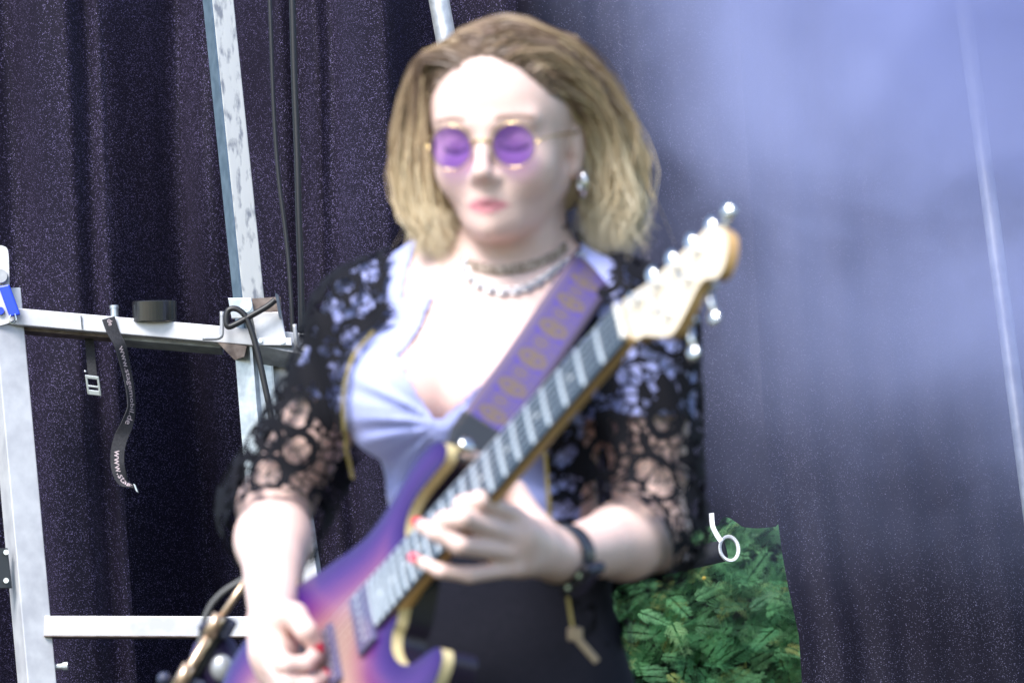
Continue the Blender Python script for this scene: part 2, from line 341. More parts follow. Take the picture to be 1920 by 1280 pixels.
# joint: white cover plate, zinc bracket, brown gusset
mb = MB(); mb.box(Fp(505,612,-.045), (.0225,0,-.001), (0,.004,0), (-.003,0,.022), .0012); jp = mb.build('joint_plate', M['whitebar'], fr)
mb = MB(); mb.box(Fp(512,641,-.046), (.029,0,-.002), (0,.006,0), (0,0,.006), .001); mb.build('joint_lip', M['whitebar'], jp)
mb = MB(); mb.beam(Fp(484,655,-.02), Fp(570,672,-.02), .018, .05, (0,-1,.5)); mb.build('rail_underside', M['greybar'], fr)
for q in ((488,639),(530,641)):
    mb = MB(); c = Fp(*q, -.052); mb.cyl(c, c+np.array([0,-.003,0]), .0035, 12); mb.build('bolt', M['chrome'], jp)
mb = MB(); mb.box(Fp(453,578,-.042), (.018,0,-.001), (0,.003,0), (-.002,0,.016), .001); br = mb.build('bracket', M['galv'], fr)
c = Fp(461,575,-.046); mb = MB(); mb.cyl(c, c+np.array([0,-.006,0]), .006, 6); mb.cyl(c, c+np.array([0,-.003,0]), .009, 16); mb.build('bolt', M['chrome'], br)
mb = MB(); mb.box(Fp(523,575,-.05), (.0018,.012,0), (0,.01,0), (-.002,0,.019), 0); mb.build('bracket_ear', M['galv'], fr)
mb = MB(); mb.box(Fp(500,573,-.03), (.022,0,0), (0,.004,0), (0,0,.012), 0); mb.build('bracket_slot', M['brown'], fr)
mb = MB(); mb.add([Fp(408,642,-.03), Fp(463,648,-.03), Fp(458,668,-.03), Fp(440,675,-.03), Fp(408,642,.02), Fp(463,648,.02), Fp(458,668,.02), Fp(440,675,.02)], [(0,1,2,3),(7,6,5,4),(0,3,7,4),(3,2,6,7),(1,5,6,2),(0,4,5,1)]); mb.build('gusset', M['brown'], fr)
# bent hook rods on the bar
for pts, r_ in (([(380,634),(405,634),(413,631),(416,624),(416,584)], .0035), ([(552,608),(556,640),(562,652),(574,657),(590,655)], .0035)):
    mb = MB(); mb.tube(crom([Fp(*q, -.05) for q in pts], 4), r_, 8); mb.build('hook_rod', M['greybar'], fr, smooth=True)
c = Fp(215,595,-.01); mb = MB(); mb.cyl(c, c+np.array([0,0,.018]), .0062, 14); mb.cyl(c+np.array([0,0,.014]), c+np.array([0,0,.0185]), .0072, 14); mb.build('bolt', M['zincpart'], fr)
c = Fp(96,1250,-.0); mb = MB(); mb.cyl(c, c+np.array([.024,0,0]), .0052, 12); mb.cyl(c+np.array([.018,0,0]), c+np.array([.0255,0,0]), .0072, 12); mb.build('locking_pin', M['zincpart'], fr, smooth=False)
# ------------------------------------------------------------------ latch with blue lever on the left post
la = empty('lever_latch', Fp(5,590,-.04), 'white latch with a bright blue lever on top of the left post', 'latch')
pl = crom([(-24,470),(-10,461),(6,461),(15,470),(17,500),(19,560),(26,600),(-30,600)], 4, True)
mb = MB(); V1 = [Fp(q[0], q[1], -.034) for q in pl]; V2 = [Fp(q[0], q[1], -.028) for q in pl]; n_ = len(pl)
mb.add(V1+V2, [list(range(n_)), list(range(n_, 2*n_))]+[(i, (i+1) % n_, n_+(i+1) % n_, n_+i) for i in range(n_)]); mb.build('plate', M['whitebar'], la)
mb = MB(); mb.box(Fp(18,564,-.05), (.0085,0,.0012), (0,.005,0), (-.0075,0,.024), .002); mb.build('lever', M['bluelever'], la)
mb = MB(); c = Fp(3,520,-.036); mb.cyl(c, c+np.array([0,-.014,0]), .0105, 18); mb.build('pivot', M['greybar'], la)
mb = MB(); c = Fp(1,583,-.036); mb.cyl(c, c+np.array([0,-.004,0]), .006, 18); mb.build('rivet', M['bluelever'], la)
mb = MB(); mb.tube(crom([Fp(*q, -.055) for q in ((20,590),(17,600),(23,606),(30,600),(28,588))], 5), .0011, 6); mb.build('wire_loop', M['chrome'], la)
# ------------------------------------------------------------------ roll of tape on the crossbar
t0 = Fp(290,603,-.012); az = np.array([.04,-.12,1]); az /= np.linalg.norm(az); ax = np.cross([0,1,0], az); ax /= np.linalg.norm(ax); ay = np.cross(az, ax)
tr = empty('tape_roll', t0, 'dark shiny roll of tape lying on the upper crossbar', 'tape roll')
mb = MB(); mb.ring(t0, ax, ay, az, [(.0335,0),(.0345,.001),(.0345,.031),(.0335,.032),(.0265,.032),(.0265,0)], 40); mb.build('tape', mat('tape_vinyl', (.02,.021,.023), .2, .2, spec=.8), tr, smooth=False)
mb = MB(); mb.ring(t0, ax, ay, az, [(.0262,.0005),(.0262,.0315),(.0245,.0315),(.0245,.0005)], 32); mb.build('core', mat('tape_core', (.35,.28,.2), .8), tr)
# ------------------------------------------------------------------ lashing straps
def ribbon(pts, wid, wdir, thick=.0012):
    """pts (n,3) world, wdir (n,3) unit across"""
    pts = np.asarray(pts); T = np.gradient(pts, axis=0); T /= np.linalg.norm(T, axis=1)[:, None]
    wd = wdir-T*(wdir*T).sum(1)[:, None]; wd /= np.linalg.norm(wd, axis=1)[:, None]; nn = np.cross(T, wd)
    return T, wd, nn
def strap_mesh(mb, pts, wid, wdir, thick=.0014):
    T, wd, nn = ribbon(pts, wid, wdir); n = len(pts); V = []
    for p, a, b in zip(pts, wd, nn): V += [p-a*wid/2+b*thick/2, p+a*wid/2+b*thick/2, p+a*wid/2-b*thick/2, p-a*wid/2-b*thick/2]
    F = [(i*4+j, i*4+(j+1) % 4, i*4+4+(j+1) % 4, i*4+4+j) for i in range(n-1) for j in range(4)]+[(0,1,2,3), (4*n-4,4*n-3,4*n-2,4*n-1)]
    mb.add(V, F)
def text_mesh(txt, size):
    cu = bpy.data.curves.new('lettering', 'FONT'); cu.body = txt; cu.size = size; cu.resolution_u = 2; cu.align_x = 'LEFT'
    ob = bpy.data.objects.new('lettering', cu); COL.objects.link(ob); bpy.context.view_layer.update()
    me = bpy.data.meshes.new_from_object(ob.evaluated_get(bpy.context.evaluated_depsgraph_get()))
    V = np.array([v.co[:] for v in me.vertices]); F = [list(p.vertices) for p in me.polygons]
    bpy.data.objects.remove(ob); bpy.data.curves.remove(cu); bpy.data.meshes.remove(me); return V, F
def wrap_text(txt, size, pts, wdir, s0, mat_, parent, flip=1):
    V, F = text_mesh(txt, size); T, wd, nn = ribbon(pts, 0, wdir)
    cum = np.concatenate([[0], np.cumsum(np.linalg.norm(np.diff(pts, axis=0), axis=1))])
    s = V[:, 0]+s0; ok = s < cum[-1]-.002
    q = np.stack([np.interp(s, cum, pts[:, k]) for k in range(3)], 1); a = np.stack([np.interp(s, cum, wd[:, k]) for k in range(3)], 1); b = np.stack([np.interp(s, cum, nn[:, k]) for k in range(3)], 1)
    b = np.where((b[:, 1] > 0)[:, None], -b, b)
    R = q+a*(V[:, 1]-size*.3)[:, None]*flip+b*.0014
    F = [f for f in F if all(ok[i] for i in f)]
    return mesh('lettering', R, F, mat_, parent, smooth=False)
sp = [(203,596,-.036),(212,622,-.036),(226,650,-.034),(236,690,-.02),(244,730,-.015),(246,765,-.012),(238,795,-.012),(226,822,-.01),(220,850,-.01),(222,880,-.008),(232,902,-.004),(250,912,0)]
pts = crom([Fp(*q) for q in sp], 12)
tw = np.interp(np.linspace(0, 1, len(pts)), [0,.25,.45,.62,.78,.92,1], [.35,.95,1.15,.25,.15,.75,1.25])
wd_ = np.stack([np.cos(tw), np.sin(tw)*.9, np.zeros(len(tw))], 1)
ls = empty('lashing_strap', pts[0], 'black webbing strap with pale lettering dangling from the upper crossbar', 'strap')
mb = MB(); strap_mesh(mb, pts, .021, wd_); mb.build('webbing', M['strapcloth'], ls, smooth=False)
wrap_text('de', .011, pts, wd_, .002, M['strapink'], ls, 1)
wrap_text('www.stagemobil.de', .0158, pts, wd_, .048, M['strapink'], ls, 1)
wrap_text('www.stagemobil.de', .0158, pts, wd_, .215, M['strapink'], ls, 1)
mb = MB(); mb.box(Fp(255,915,0), (.0015,0,-.001), (0,.008,0), (-.002,0,.006), 0); mb.build('end_clip', M['zincpart'], ls)
bsr = empty('buckle_strap', Fp(168,640,.03), 'short black strap ending in a silver cam buckle under the upper crossbar', 'strap')
pts2 = crom([Fp(166,622,.03), Fp(169,655,.02), Fp(172,690,.015), Fp(174,708,.015)], 5); mb = MB(); strap_mesh(mb, pts2, .014, np.tile([[1,.1,0]], (len(pts2), 1))); mb.build('webbing', M['strapcloth'], bsr)
mb = MB(); cc = Fp(175,724,.008); X_, Z_ = np.array([.0105,0,-.002]), np.array([-.001,-.002,.0135])
for i, j, a, b in ((0,1,1,.2),(0,-.75,1,.28),(-.85,0,.16,1),(.85,0,.16,1),(0,-.05,.9,.12)): mb.box(cc+X_*i+Z_*j, X_*a, (0,.003,0), Z_*b, .0008)
mb.build('buckle', M['zincpart'], bsr)
mb = MB(); c = Fp(160,696,.01); mb.ball(c, .0022, 6); mb.build('rivet', M['chrome'], bsr)
pts3 = crom([Fp(470,1205,-.1), Fp(464,1235,-.1), Fp(458,1262,-.1), Fp(450,1310,-.1)], 6); wd3 = np.tile([[.35,.94,0]], (len(pts3), 1))
l2 = empty('lashing_strap', pts3[0], 'strap edge with white lettering beside the picking forearm at the bottom', 'strap')
mb = MB(); wd3 = np.tile([[.8,.6,0]], (len(pts3), 1)); strap_mesh(mb, pts3, .018, wd3); mb.build('webbing', M['strapcloth'], l2)
wrap_text('www.s', .013, pts3, wd3, .008, M['whitetrim'], l2, 1)
# ------------------------------------------------------------------ cables on the frame and curtain
def cable(pts, r, label, n=7): 
    mb = MB(); mb.tube(crom(pts, 8), r, n); o = mb.build('cable', M['rubber'], None, smooth=True); return tag(o, label, 'cable')
cable([PY(x, y, YF+.02) for x, y in ((503,-80),(508,60),(513,200),(522,330),(536,440),(544,530),(548,620),(547,700),(556,800),(560,1300))], .0032, 'thinner of the two black cables hanging right of the steel post')
cable([PY(x, y, YF+.05) for x, y in ((546,-80),(549,40),(552,150),(557,280),(560,400),(564,520),(566,640),(570,800),(580,1300))], .0052, 'thicker black cable hanging beside the thin one over the curtain')
cable([PY(x, y, YF-.07) for x, y in ((516,562),(500,575),(470,592),(445,606),(428,612),(424,598),(428,582),(442,579),(458,590),(470,616),(483,660),(496,720),(508,780),(520,860),(526,960))], .0048, 'looped black cable knotted round the joint of post and crossbar')
mb = MB()
# ------------------------------------------------------------------ leaning pole in the smoke
mb = MB(); a, b = PY(1793,-90,6.75), PY(1925,900,6.75); d = (b-a)/np.linalg.norm(b-a); b2 = a+d*((FLOOR-a[2])/d[2]); mb.tube([a, b2], .013, 20)
o = mb.build('pole', M['greybar'], None, smooth=True); tag(o, 'pale leaning metal pole in the smoke at the right edge', 'pole')
mb = MB(); a, b = PY(812,-60,6.95), PY(852,160,6.95); d = (b-a)/np.linalg.norm(b-a); mb.tube([a, a+d*((FLOOR-a[2])/d[2])], .017, 20)
o = mb.build('pole', M['galv'], None, smooth=True); tag(o, 'galvanised pole rising just behind the top of the head', 'pole')
# ------------------------------------------------------------------ rolled cloth with white hem
rc = empty('rolled_cloth', PY(1350,1040,7.1), 'black cloth roll with white stitched hem end above the hedge', 'cloth roll')
A, Bq = PY(1361,1031,7.03), PY(1120,1085,7.06); d = (A-Bq)/np.linalg.norm(A-Bq); u_ = np.array([0,0,1])-d*d[2]; u_ /= np.linalg.norm(u_); v_ = np.cross(d, u_)
mb = MB(); L_ = np.linalg.norm(A-Bq); mb.ring(Bq, u_, v_, d, [(.0175,0),(.018,L_),(.0155,L_),(.0155,0)], 24); mb.build('roll', M['blackcloth'], rc, smooth=True)
tip = d*.55+np.array([-.2,-.8,0]); tip /= np.linalg.norm(tip); u2 = np.array([0,0,1])-tip*tip[2]; u2 /= np.linalg.norm(u2); v2 = np.cross(tip, u2)
mb = MB(); mb.ring(A+tip*.010, u2*1.12, v2*.92, tip, [(.0195,0),(.0195,.006),(.0155,.006),(.0155,0)], 30)
for i in range(44):
    t = 2*np.pi*i/44; mb.ball(A+tip*.0165+(u2*1.12*math.cos(t)+v2*.92*math.sin(t))*.0193, .0011, 4)
mb.build('hem', M['whitetrim'], rc, smooth=True)
pts4 = crom([PY(1334,962,7.0), PY(1336,985,6.99), PY(1344,1002,6.99), PY(1352,1014,6.99)], 6); mb = MB(); strap_mesh(mb, pts4, .008, np.tile([[1,0,.3]], (len(pts4),1)), .002); mb.build('hem_tape', M['whitetrim'], rc)
# ================================================================== PERSON (distance fields in the camera frame, meshed by surface nets)
class Field:
    def __init__(s, lo, hi, h):
        s.lo = np.array(lo, float); s.h = h; s.n = np.ceil((np.array(hi)-s.lo)/h).astype(int)+1
        s.ax = [(s.lo[k]+h*np.arange(s.n[k])).astype(np.float32) for k in range(3)]
        s.F = np.full(s.n, .05, np.float32)
    def sl(s, lo, hi, pad):
        i0 = np.clip(np.floor((np.asarray(lo)-pad-s.lo)/s.h).astype(int), 0, s.n); i1 = np.clip(np.ceil((np.asarray(hi)+pad-s.lo)/s.h).astype(int)+1, 0, s.n)
        return tuple(slice(a, b) for a, b in zip(i0, i1))
    def grid(s, q):
        return s.ax[0][q[0]][:, None, None], s.ax[1][q[1]][None, :, None], s.ax[2][q[2]][None, None, :]
    def put(s, q, d, k, sub=False):
        a = s.F[q]; d = d.astype(np.float32)
        if sub:
            hh = np.clip(.5-.5*(a+d)/k, 0, 1); s.F[q] = a*(1-hh)+(-d)*hh+k*hh*(1-hh)
        elif k <= 0: s.F[q] = np.minimum(a, d)
        else:
            hh = np.clip(.5+.5*(a-d)/k, 0, 1); s.F[q] = a*(1-hh)+d*hh-k*hh*(1-hh)
    def cap(s, a, b, ra, rb, k=.012, off=0.0):
        a = np.asarray(a, float); b = np.asarray(b, float); ra += off; rb += off; r = max(ra, rb)
        q = s.sl(np.minimum(a, b)-r, np.maximum(a, b)+r, .05); X, U, D = s.grid(q)
        if 0 in s.F[q].shape: return
        ab = b-a; l2 = ab@ab+1e-12
        t = np.clip(((X-a[0])*ab[0]+(U-a[1])*ab[1]+(D-a[2])*ab[2])/l2, 0, 1)
        d = np.sqrt((X-a[0]-t*ab[0])**2+(U-a[1]-t*ab[1])**2+(D-a[2]-t*ab[2])**2)-(ra+t*(rb-ra)); s.put(q, d, k)
    def ell(s, c, r, R=None, k=.02, off=0.0, sub=False):
        c = np.asarray(c, float); r = np.broadcast_to(np.asarray(r, float), (3,))+off; m = r.max()
        q = s.sl(c-m, c+m, .05); X, U, D = s.grid(q)
        if 0 in s.F[q].shape: return
        p = [X-c[0], U-c[1], D-c[2]]
        if R is not None: p = [p[0]*R[i][0]+p[1]*R[i][1]+p[2]*R[i][2] for i in range(3)]
        k0 = np.sqrt(sum((p[i]/r[i])**2 for i in range(3)))+1e-9; k1 = np.sqrt(sum((p[i]/r[i]**2)**2 for i in range(3)))+1e-9
        s.put(q, k0*(k0-1)/k1, k, sub)
    def sample(s, c):
        g = (np.asarray(c)-s.lo)/s.h; g = np.clip(g, 0, s.n-1.001); i = g.astype(int); f = g-i; v = 0
        for dx in (0, 1):
            for dy in (0, 1):
                for dz in (0, 1):
                    v = v+s.F[i[..., 0]+dx, i[..., 1]+dy, i[..., 2]+dz]*(f[..., 0] if dx else 1-f[..., 0])*(f[..., 1] if dy else 1-f[..., 1])*(f[..., 2] if dz else 1-f[..., 2])
        return v
    def hit(s, px, py, lift=0.0, d0=4.1, d1=5.0):          # where the ray through a pixel meets this surface
        ds = np.arange(d0, d1, .002); v = s.sample(np.stack([C(px, py, d) for d in ds])); j = np.where(v < lift)[0]
        return C(px, py, ds[j[0]]) if len(j) else None
    def nets(s, smooth=2):
        F = s.F; ins = F < 0; nx, ny, nz = s.n
        c = sum(ins[dx:nx-1+dx, dy:ny-1+dy, dz:nz-1+dz].astype(np.int8) for dx in (0,1) for dy in (0,1) for dz in (0,1))
        act = (c > 0) & (c < 8); ci = np.argwhere(act); idm = np.full(act.shape, -1, np.int32); idm[act] = np.arange(len(ci))
        cor = [(a, b, e) for a in (0,1) for b in (0,1) for e in (0,1)]
        val = np.stack([F[ci[:,0]+a, ci[:,1]+b, ci[:,2]+e] for a, b, e in cor], 1)
        acc = np.zeros((len(ci), 3)); cnt = np.zeros(len(ci))
        for i in range(8):
            for j in range(i+1, 8):
                df = np.array(cor[j])-np.array(cor[i])
                if np.abs(df).sum() != 1: continue
                a, b = val[:, i], val[:, j]; x = (a < 0) != (b < 0); t = np.where(x, a/np.where(x, a-b, 1), 0)
                acc[x] += (np.array(cor[i])+t[:, None]*df)[x]; cnt[x] += 1
        V = s.lo+s.h*(ci+acc/cnt[:, None]); faces = []
        for axis in range(3):
            sl0 = [slice(1, m-1) for m in s.n]; sl0[axis] = slice(0, s.n[axis]-1); sl1 = list(sl0); sl1[axis] = slice(1, s.n[axis])
            a, b = ins[tuple(sl0)], ins[tuple(sl1)]; e = np.argwhere(a != b); st = a[tuple(e.T)]
            off = np.ones(3, int); off[axis] = 0; e = e+off
            o1, o2 = [(1, 2), (2, 0), (0, 1)][axis]; d1 = np.zeros(3, int); d1[o1] = 1; d2 = np.zeros(3, int); d2[o2] = 1
            q = np.stack([idm[tuple((e-d1-d2).T)], idm[tuple((e-d2).T)], idm[tuple(e.T)], idm[tuple((e-d1).T)]], 1)
            q = np.where(st[:, None], q[:, ::-1], q); faces.append(q)      # camera frame is left-handed, so this winds outwards in the world
        Q = np.concatenate(faces); Q = Q[(Q >= 0).all(1)]
        for _ in range(smooth): V = lapl(V, Q, .5)
        return V, Q
def lapl(V, Q, lam):
    acc = np.zeros_like(V); cnt = np.zeros(len(V))
    for i in range(4):
        a, b = Q[:, i], Q[:, (i+1) % 4]
        for x, y in ((a, b), (b, a)):
            for k in range(3): acc[:, k] += np.bincount(x, V[y, k], len(V))
            cnt += np.bincount(x, minlength=len(V))
    return V+lam*(acc/np.maximum(cnt, 1)[:, None]-V)
def prune(V, Q, keep, *extra):
    Q = Q[keep[Q].all(1)]; u = np.unique(Q); mp = np.full(len(V), -1); mp[u] = np.arange(len(u))
    return (V[u], mp[Q])+tuple(e[u] for e in extra)
def topx(V): return np.stack([960+FPX*V[:,0]/V[:,2], 640-FPX*V[:,1]/V[:,2]], 1)
def inpoly(p, poly):
    poly = np.asarray(poly, float); x, y = p[:,0], p[:,1]; r = np.zeros(len(p), bool); j = len(poly)-1
    for i in range(len(poly)):
        xi, yi = poly[i]; xj, yj = poly[j]; c = ((yi > y) != (yj > y)) & (x < (xj-xi)*(y-yi)/(yj-yi+1e-9)+xi); r ^= c; j = i
    return r
# ---- frames
yw = math.radians(20); TO = C(915, 700, 4.70)
TA = np.array([math.cos(yw), 0, -math.sin(yw)]); TH = np.array([0, .997, .08]); TH /= np.linalg.norm(TH)
TFv = np.array([-math.sin(yw), 0, -math.cos(yw)]); TFv = TFv-TH*(TFv@TH); TFv /= np.linalg.norm(TFv); TA = TA-TH*(TA@TH); TA /= np.linalg.norm(TA)
def T(a, f, h): return TO+TA*a+TFv*f+TH*h
TR = np.stack([TA, TFv, TH])
hy, hp = math.radians(16), math.radians(5); HO = C(951, 264, 4.655)
HU = np.array([-.03, 1, .0]); HU /= np.linalg.norm(HU)
HX = np.array([math.cos(hy), .03, -math.sin(hy)]); HF = np.array([-math.sin(hy), 0, -math.cos(hy)]); HF = HF*math.cos(hp)-HU*math.sin(hp)
HF /= np.linalg.norm(HF); HX = HX-HF*(HX@HF); HX /= np.linalg.norm(HX); HU = np.cross(HF, HX); HU = HU if HU[1] > 0 else -HU
def H(x, y, z): return HO+HX*x+HF*y+HU*z
HR = np.stack([HX, HF, HU])
# ---- arm joints
SR, ER, WRr = C(702,606,4.75), C(514,950,4.755), C(512,1165,4.515)
SL, EL, WLl = C(1208,612,4.655), C(1222,1000,4.62), C(1045,1043,4.415)
def torso(f, off=0.0, chest=True):
    f.ell(T(0,0,0), (.135,.096,.17), TR, .03, off); f.ell(T(0,-.005,.045), (.142,.085,.10), TR, .03, off)
    f.cap(T(-.13,-.012,.064), T(.13,-.012,.064), .043, .043, .04, off)
    for s_ in (-1, 1):
        f.cap(T(s_*.025,-.02,.150), T(s_*.115,-.018,.078), .026, .032, .035, off)
        if chest: f.ell(T(s_*.068,.078,-.03), (.066,.066,.066), TR, .028, off)
    f.ell(T(.01,0,-.2), (.118,.088,.17), TR, .05, off); f.ell(T(.01,-.005,-.40), (.152,.108,.18), TR, .06, off)
def upper_arm(f, a, b, off=0.0, r0=.05, r1=.041, ext=0.0): f.cap(a, b+(b-a)/np.linalg.norm(b-a)*ext, r0, r1, .035, off)
hands = {
 'L': dict(w=WLl, palm=[(C(1000,1018,4.375),.024), (C(965,1005,4.325),.023), (C(972,1045,4.335),.020)],
   f=[[C(962,968,4.315), C(900,938,4.262), C(868,945,4.262), C(858,968,4.288)],
      [C(952,1003,4.305), C(866,972,4.240), C(832,975,4.246), C(822,992,4.280)],
      [C(950,1035,4.305), C(862,1022,4.244), C(820,1000,4.246), C(788,984,4.272)],
      [C(962,1064,4.315), C(880,1077,4.272), C(828,1070,4.262), C(782,1050,4.276)]],
   th=[C(1005,1000,4.41), C(965,925,4.42), C(912,880,4.405), C(874,852,4.375)]),
 'R': dict(w=WRr, palm=[(C(512,1190,4.495),.023), (C(512,1222,4.475),.024), (C(520,1255,4.475),.021)],
   f=[[C(512,1212,4.465), C(535,1246,4.42), C(572,1244,4.425), C(594,1226,4.445)],
      [C(508,1240,4.465), C(536,1282,4.42), C(580,1284,4.425), C(606,1268,4.445)],
      [C(510,1262,4.47), C(540,1312,4.43), C(582,1312,4.43), C(604,1296,4.45)],
      [C(515,1285,4.48), C(545,1335,4.44), C(582,1334,4.44), C(600,1320,4.455)]],
   th=[C(524,1158,4.48), C(553,1153,4.452), C(574,1182,4.436), C(592,1210,4.442)])}
def hand(f, h):
    for (c, r) in h['palm']: f.cap(h['w'], c, .021, r, .012)
    p = [c for c, r in h['palm']]; f.cap(p[0], p[1], .022, .022, .01); f.cap(p[1], p[2], .02, .018, .01)
    for i, fg in enumerate(h['f']):
        r = (.0098,.0100,.0096,.0083)[i]
        f.cap(p[0], fg[0], .015, r*1.1, .008)
        for a, b, ra, rb in ((fg[0], fg[1], 1.12, 1.02), (fg[1], fg[2], 1.0, .9), (fg[2], fg[3], .9, .78)): f.cap(a, b, r*ra, r*rb, .004)
    t = h['th']; f.cap(h['w'], t[0], .018, .018, .012); f.cap(t[0], t[1], .019, .0135, .012); f.cap(t[1], t[2], .0128, .0115, .005); f.cap(t[2], t[3], .0115, .0088, .004)
bf = Field((-.34,-.46,4.15), (.26,.37,4.92), .003)
torso(bf)
bf.cap(T(0,-.03,.08), H(0,-.035,-.06), .056, .053, .03)
bf.cap(T(-.02,.025,.10), H(-.01,.005,-.095), .030, .032, .03); bf.cap(T(.02,.025,.10), H(.01,.005,-.095), .030, .032, .03)
for a, b in ((T(-.012,.068,.092), T(-.12,.02,.092)), (T(.012,.068,.092), T(.12,.02,.092))): bf.cap(a, b, .009, .011, .018)
for s_, e_, w_, h_ in ((SR, ER, WRr, hands['R']), (SL, EL, WLl, hands['L'])):
    bf.cap(s_, e_, .049, .038, .03)
    m_ = e_+(w_-e_)*.3; bf.cap(e_, m_, .037, .0395, .02); bf.cap(m_, w_, .0385, .0245, .02); hand(bf, h_)
# head
h = bf
h.ell(H(0,-.012,.036), (.0755,.098,.092), HR, .01); h.ell(H(0,.03,.035), (.066,.064,.074), HR, .03)
h.ell(H(0,.022,-.026), (.0565,.067,.072), HR, .022); h.ell(H(0,.046,-.066), (.033,.046,.034), HR, .026); h.ell(H(0,.076,-.088), (.014,.017,.0135), HR, .020)
for s_ in (-1, 1):
    h.ell(H(s_*.039,.055,-.028), (.023,.026,.026), HR, .028)                              # cheek
    h.cap(H(s_*.049,-.005,-.045), H(s_*.017,.061,-.083), .016, .011, .022)                 # jaw line
    h.cap(H(s_*.012,.089,.021), H(s_*.047,.074,.024), .008, .007, .014)                  # brow
    h.ell(H(s_*.033,.098,.003), (.0165,.013,.0125), HR, .012, sub=True)                  # socket
    h.ell(H(s_*.0325,.0715,.001), (.0148,.0145,.0138), HR, .004)                         # closed lid over the eye
    h.ell(H(s_*.074,-.012,-.006), (.008,.017,.031), HR, .008); h.ell(H(s_*.072,-.004,-.034), (.006,.008,.010), HR, .006)
    h.ell(H(s_*.0098,.093,-.0355), (.0072,.009,.0062), HR, .006)
h.cap(H(0,.088,.012), H(0,.106,-.027), .0066, .0082, .012); h.ell(H(0,.1055,-.0295), (.0086,.0092,.0080), HR, .008)
h.cap(H(0,.086,-.04), H(0,.0875,-.052), .009, .010, .015)
h.cap(H(-.020,.0825,-.0625), H(0,.0935,-.0605), .0032, .0046, .005); h.cap(H(.020,.0825,-.0625), H(0,.0935,-.0605), .0032, .0046, .005)
h.cap(H(-.014,.0845,-.0685), H(.014,.0845,-.0685), .0044, .0044, .004); h.ell(H(0,.0905,-.0690), (.011,.0058,.0045), HR, .005)
h.ell(H(0,.1035,-.0650), (.020,.0072,.0016), HR, .005, sub=True)
V, Q = bf.nets(2)
loc = (V-HO) @ HR.T; x_, y_, z_ = loc.T; px_ = topx(V)
base = np.tile([.72,.51,.455], (len(V), 1)); hd = (z_ > -.13) & (np.linalg.norm(loc, axis=1) < .18)
def paint(mask, col, wgt):
    wgt = np.clip(wgt, 0, 1)*mask; base[:] = base*(1-wgt[:, None])+np.array(col)*wgt[:, None]
lipd = np.sqrt((x_/.0215)**2+((z_+.0648)/(.0078*np.sqrt(np.clip(1-(x_/.026)**2, .05, 1))))**2)
paint(hd & (y_ > .075), (.66,.27,.31), (1.2-lipd)*4)
paint(hd & (y_ > .075), (.42,.14,.17), 1.0-np.abs(z_+.0650)/.0024-np.clip(np.abs(x_)-.017, 0, 1)*300)
for s_ in (-1, 1):
    xe = (x_-s_*.0325)
    paint(hd & (y_ > .055), (.20,.12,.09), 1.5-np.abs(z_-(.0255+.003*np.cos(xe*70)-.1*np.abs(xe)*0))/.0022-np.clip(np.abs(xe-s_*.003)-.017, 0, 1)*250)     # eyebrow
    paint(hd & (y_ > .055), (.05,.03,.03), 1.7-np.abs(z_-(-.0075+22*xe**2))/.0018-np.clip(np.abs(xe)-.0135, 0, 1)*300)                                     # lashes
    paint(hd & (y_ > .05), (.58,.36,.34), .5-np.sqrt((xe/.016)**2+((z_-.003)/.010)**2)*.4)
    paint(hd & (y_ > .04), (.82,.5,.45), .35-np.sqrt(((x_-s_*.043)/.022)**2+((z_+.035)/.02)**2)*.35)
paint((np.abs(x_) < .1) & (z_ > -.02) & (y_ < .2), (.15,.10,.07), (z_-(.092-10*x_**2))*250)
sk = mat('skin', (.8,.6,.5), .42, spec=.45); vc = N(sk, 'VertexColor', layer_name='Col'); nz_ = N(sk, 'TexNoise', i_Scale=35.0, i_Detail=5.0); L(sk, coords(sk), nz_.inputs['Vector'])
hs = N(sk, 'HueSaturation'); L(sk, vc.outputs[0], hs.inputs['Color']); L(sk, math_(sk, 'MULTIPLY_ADD', nz_.outputs['Fac'], .34, .83), hs.inputs['Value']); L(sk, hs.outputs[0], bs(sk).inputs['Base Color'])
bs(sk).inputs['Subsurface Weight'].default_value = .12; bs(sk).inputs['Subsurface Radius'].default_value = (.012,.005,.003); bs(sk).inputs['Subsurface Scale'].default_value = 1.0
person = mesh('person', W(V), Q, sk, cols=base)
tag(person, 'guitarist in lavender top and black lace cardigan looking down while playing', 'person')
# ---- finger nails
nail = mat('nail_polish', (.62,.02,.06), .2)
for hk, lst in (('L', (0,1,2,3)), ('R', (0,1,2,3))):
    for i in lst:
        fg = hands[hk]['f'][i]; d = fg[3]-fg[2]; d /= np.linalg.norm(d); o_ = fg[3]-fg[1]; nrm = C(960,640,1)*0+np.array([0,.3,-1.]); nrm = nrm-d*(nrm@d); nrm /= np.linalg.norm(nrm)
        mb = MB(); Rr = np.stack([d, np.cross(d, nrm), nrm]); mb.ball(fg[3]+d*.002+nrm*.0055, (.0068,.0052,.0022), 8, Rr); mb.V = [tuple(W(np.array(v))) for v in mb.V]; mb.build('fingernail', nail, person, smooth=True)
    t = hands[hk]['th']; d = t[3]-t[2]; d /= np.linalg.norm(d); nrm = np.array([0,.35,-1.]) if hk == 'R' else np.array([-.2,.9,-.5]); nrm = nrm-d*(nrm@d); nrm /= np.linalg.norm(nrm)
    mb = MB(); Rr = np.stack([d, np.cross(d, nrm), nrm]); mb.ball(t[3]+nrm*.0068, (.0075,.0062,.0024), 8, Rr); mb.V = [tuple(W(np.array(v))) for v in mb.V]; mb.build('fingernail', nail, person, smooth=True)
